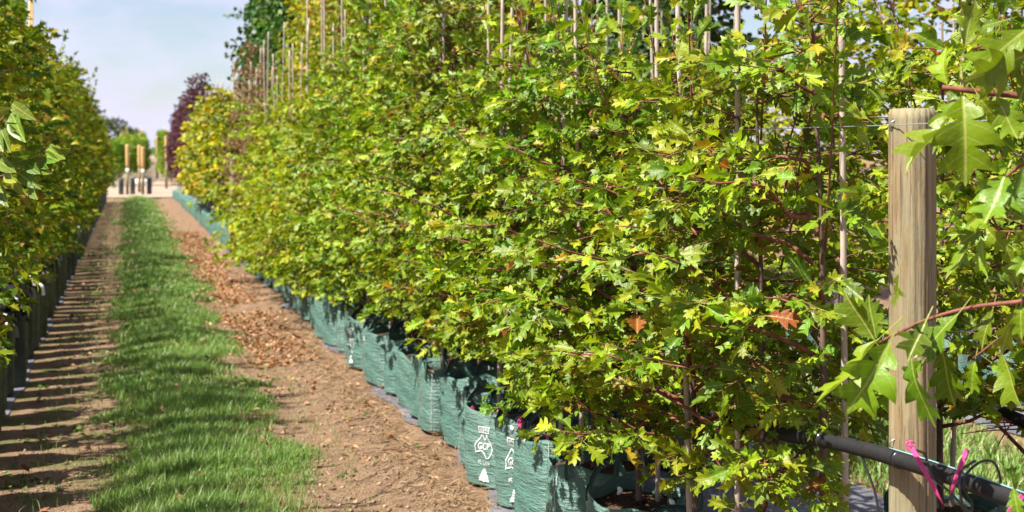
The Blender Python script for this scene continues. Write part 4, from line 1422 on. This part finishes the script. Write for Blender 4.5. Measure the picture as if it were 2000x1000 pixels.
CURLY = [ovate_leaf(RNG, .30, 2.0, 4) for _ in range(5)]
rng = np.random.default_rng(88)
xa, ya = rng.normal(1.12, .18, 3600), rng.uniform(9.8, 27, 3600)
k_ = (xa > .78) & (xa < 1.46) & (noise2(xa, ya, 2.2) > -.55)
xb, yb = rng.uniform(.7, 1.55, 300), 6.5 + rng.exponential(9, 300) % 42
xc, yc = rng.uniform(-.6, .8, 300), rng.uniform(5.5, 30, 300)
X, Y = np.concatenate([xa[k_], xb, xc]), np.concatenate([ya[k_], yb, yc])
zg = gh(X, Y) + np.where((X > 0) & (X < .75), .035, 0)
scatter_leaves('fallen_leaves', X, Y, (.03, .062), CURLY, M['litter'], rng, 'dry tan leaves fallen along the dirt and grass', 'leaves')
n = 2600
X, Y = np.concatenate([rng.uniform(-.62, .05, n), rng.uniform(.75, 1.5, 500), rng.uniform(-.1, .85, 700)]), np.concatenate([rng.uniform(4.7, 22, n), rng.uniform(4.7, 16, 500), rng.uniform(4.7, 14, 700)])
k_ = (noise2(X, Y, 3.7) + .6 * noise2(X, Y, 8.1) > .25)
X, Y = X[k_], Y[k_]
zg = gh(X, Y) + np.where((X > 0) & (X < .75), .03, .002)
scatter_leaves('ground_weeds', X, Y, (.014, .04), ROUND, M['weed'], rng, 'low clover and moss patches creeping over the dirt', 'weeds', .004)
SLIVER = [ovate_leaf(RNG, .035, .5, 2) for _ in range(3)]
n = 6000
X = 1.50 + np.abs(rng.normal(0, .16, n)) * np.where(rng.random(n) < .75, -1, .6); Y = rng.uniform(4.7, 13, n)
k_ = (X > .95) & (X < 1.68)
X, Y = X[k_], Y[k_]; zg = gh(X, Y) + np.where(X > 1.52, .014, 0)
scatter_leaves('straw_litter', X, Y, (.03, .10), SLIVER, M['straw'], rng, 'brown straw and bark shreds along the matting edge', 'litter')
n = 9000
X, Y = np.concatenate([rng.uniform(.75, 1.5, n), rng.uniform(-.6, .1, n // 2)]), np.concatenate([4.6 + rng.exponential(2.6, n), 4.6 + rng.exponential(2.6, n // 2)])
k_ = Y < 20
X, Y = X[k_], Y[k_]
oc = np.array([[1, 0, 0], [-1, 0, 0], [0, 1, 0], [0, -1, 0], [0, 0, .7], [0, 0, -.7]], float)
of = np.array([[0, 2, 4], [2, 1, 4], [1, 3, 4], [3, 0, 4], [2, 0, 5], [1, 2, 5], [3, 1, 5], [0, 3, 5]])
s = rng.uniform(.0015, .007, len(X)) * (1 + 1.2 * (rng.random(len(X)) < .06))
Vv = oc[None] * s[:, None, None] * rng.uniform(.6, 1.4, (len(X), 1, 3)) + np.stack([X, Y, gh(X, Y) + s * .2], 1)[:, None]
tag(link('soil_crumbs', mesh_np('crumbs', Vv.reshape(-1, 3), (of[None] + (np.arange(len(X)) * 6)[:, None, None]).reshape(-1, 3), M['crumb'], smooth=False)), 'small soil crumbs and pebbles strewn on the bare earth', 'soil', kind='stuff')


def gpt(px, py):
    z = CAM_H * FPX / (py - HY)
    p = at(px, py, z)
    return (p.x, p.y, float(gh(p.x, p.y)) + .008)


for pix, r, lab in (([(636, 975), (680, 981), (720, 970), (765, 950)], .0042, 'long dark twig lying on the dirt by the grass'),
                    ([(740, 962), (770, 958), (800, 950), (823, 938)], .0035, 'dark forked twig lying toward the green bags'),
                    ([(683, 941), (715, 937), (745, 927), (770, 921)], .003, 'pale thin twig lying on sunlit dirt'),
                    ([(725, 868), (760, 868), (790, 862)], .0035, 'short twig lying near the bag shadows'),
                    ([(690, 890), (720, 886), (752, 886)], .003, 'slim twig lying beside the grass tuft'),
                    ([(655, 828), (690, 822), (740, 818)], .004, 'shadowed twig lying across the dirt further up')):
    P = smooth_path([gpt(*q) for q in pix], 12)
    P[:, 2] += .004 * np.sin(np.arange(len(P)) * 1.9)
    tag(link('twig', MB().tube(P, np.linspace(r, r * .5, len(P)), 6).mesh('twig', M['dry_twig'])), lab, 'twig', 'twigs on the dirt')

# ------------------------------------------------------------------ far end: posts, terraces, conifers, trees
for k, (x, y, h, lab) in enumerate([(-.02, 53.0, 2.0, 'tan topped post with white tag at the aisle end'), (.57, 53.4, 1.9, 'second tan topped post with white tag at the aisle end'), (.46, 56.5, 2.0, 'plain tan post standing behind the tagged pair'),
                                    (1.55, 74, 2.4, 'small tan post before the far conifer rows'), (1.72, 62, 2.5, 'tan post beside the purple trees')]):
    t = empty('wooden_post', (x, y, GZ(x, y)))
    link('shaft', MB().tube([(0, 0, 0), (0, 0, h * .52)], .058, 10).mesh('shaft', M['post']), t)
    link('tan_sleeve', MB().tube([(0, 0, h * .515), (0, 0, h * .6), (0, 0, h * .97), (0, 0, h)], [.059, .066, .08, .07], 10).mesh('sleeve', M['tan_stake']), t)
    if k < 2: link('tag', MB().box((0, -.08, h * .48), (.13, .03, .15)).mesh('tag', M['white'], False), t)
    tag(t, lab, 'post')
for x, y, lab in ((-.26, 53.0, 'dark pot beside the first tagged far post'), (.82, 53.3, 'dark pot beside the second tagged far post'), (.18, 53.6, 'dark pot between the two tagged far posts')):
    o = tag(link('grow_bag', DBAGS[0]['far'], None, (x, y, GZ(x, y))), lab, 'grow bag', 'dark pots at the far posts')
    o.scale = (.7, .7, 1.35)
for k, (x0, x1, y) in enumerate([(-3.4, -.6, 67), (.1, 1.2, 68), (-3, -.8, 84), (.3, 1.1, 82), (1.9, 4.6, 84)]):
    b = MB().box(((x0 + x1) / 2, y, float(gh(0, y)) + .12), (x1 - x0, .25, .34)).mesh('edging', M['edging'], False)
    tag(link('terrace_edging', b), 'low white edging board of the far terrace, %s from the gravel' % ordinal(k + 1), 'edging', 'white terrace edging')
t = empty('wooden_post', (1.56, 20.2, GZ(1.56, 20.2)))
link('shaft', MB().tube([(0, 0, 0), (0, 0, .8), (0, 0, 1.57), (0, 0, 1.58)], [.055, .055, .054, .046], 14).mesh('shaft', M['post']), t)
tag(t, 'short round post standing among the bronze saplings', 'post')
n = 0
for x0, y0, y1, dx in ((-.45, 69, 100, .012), (.55, 72, 104, .01), (2.15, 67, 108, .012), (3.1, 64, 106, .03), (-3.2, 66, 100, -.02)):
    y = y0
    while y < y1:
        n += 1
        x = x0 + (y - y0) * dx + RND.uniform(-.1, .1)
        CON_S.place('conifer_sapling', n, (x, y, GZ(x, y)), RND.uniform(0, 6), RND.uniform(1.0, 1.25), 'bright green conifer on the far terrace, %s in its planting' % ordinal(n), 'tree', 'conifers on the far terrace')
        if n % 3 == 0:
            cane(TANS, n, x + .1, y, GZ(x, y), (0, 0), 'tan stake above the far conifers, %s in order' % ordinal(n), 'tan stakes in the far conifers', RND.uniform(.8, .95))
        y += 2.1


def big_tree(x, y, z0, W, H, seed, label, flat_top=True):
    rng = np.random.default_rng(seed)
    t = empty('spreading_tree', (x, y, z0))
    m = MB().tube(smooth_path([(0, 0, -1), (.1, 0, H * .25), (0, .1, H * .5)], 8), np.linspace(W * .05, W * .03, 9), 8)
    L = Leaves()
    for k in range(26):
        a = rng.uniform(0, 6.28); rr = W * .5 * math.sqrt(rng.uniform(.02, 1))
        c = np.array([math.cos(a) * rr, math.sin(a) * rr, H * (.52 + .36 * (1 - (rr / (W * .5)) ** 2) * rng.uniform(.5, 1.1))])
        m.tube(smooth_path([(0, .0, H * .35), tuple(c * .55 + np.array([0, 0, H * .16])), tuple(c)], 6), np.linspace(W * .014, W * .004, 7), 5)
        cr = W * rng.uniform(.10, .17)
        for q in range(150):
            v = rng.normal(0, 1, 3); v /= np.linalg.norm(v); v *= cr * rng.uniform(.5, 1) ** .5
            v[2] *= .55
            L.add(c + v, rng.normal(0, 1, 3), v + np.array([0, 0, .5 * cr]), W * rng.uniform(.022, .045))
    link('trunk', m.mesh('trunk', M['grey_bark']), t)
    P, B, S = L.arrays()
    tag(link('crown', leaf_mesh('crown', P, B, S, TINY, M['far_tree'], rng.integers(0, 4, len(P))), t), kind='stuff')
    return tag(t, label, 'tree')


big_tree(-3.4, 165, 1.2, 8.4, 5.6, 1, 'dark flat crowned tree on the skyline above the terraces')
big_tree(-10, 175, 1.2, 9, 5.2, 2, 'dark tree half hidden behind the maple row on the skyline')
for k, (x, y, W, H) in enumerate([(4.6, 220, 4, 2.0), (9, 240, 6, 2.2), (14, 230, 6, 2.4), (-16, 190, 8, 5)]):
    big_tree(x, y, 1.0, W, H, 10 + k, 'low dark bush on the far skyline, %s across the gap' % ordinal(k + 1))
print('objects', len(bpy.data.objects), 'tris', sum(len(m_.polygons) for m_ in bpy.data.meshes))
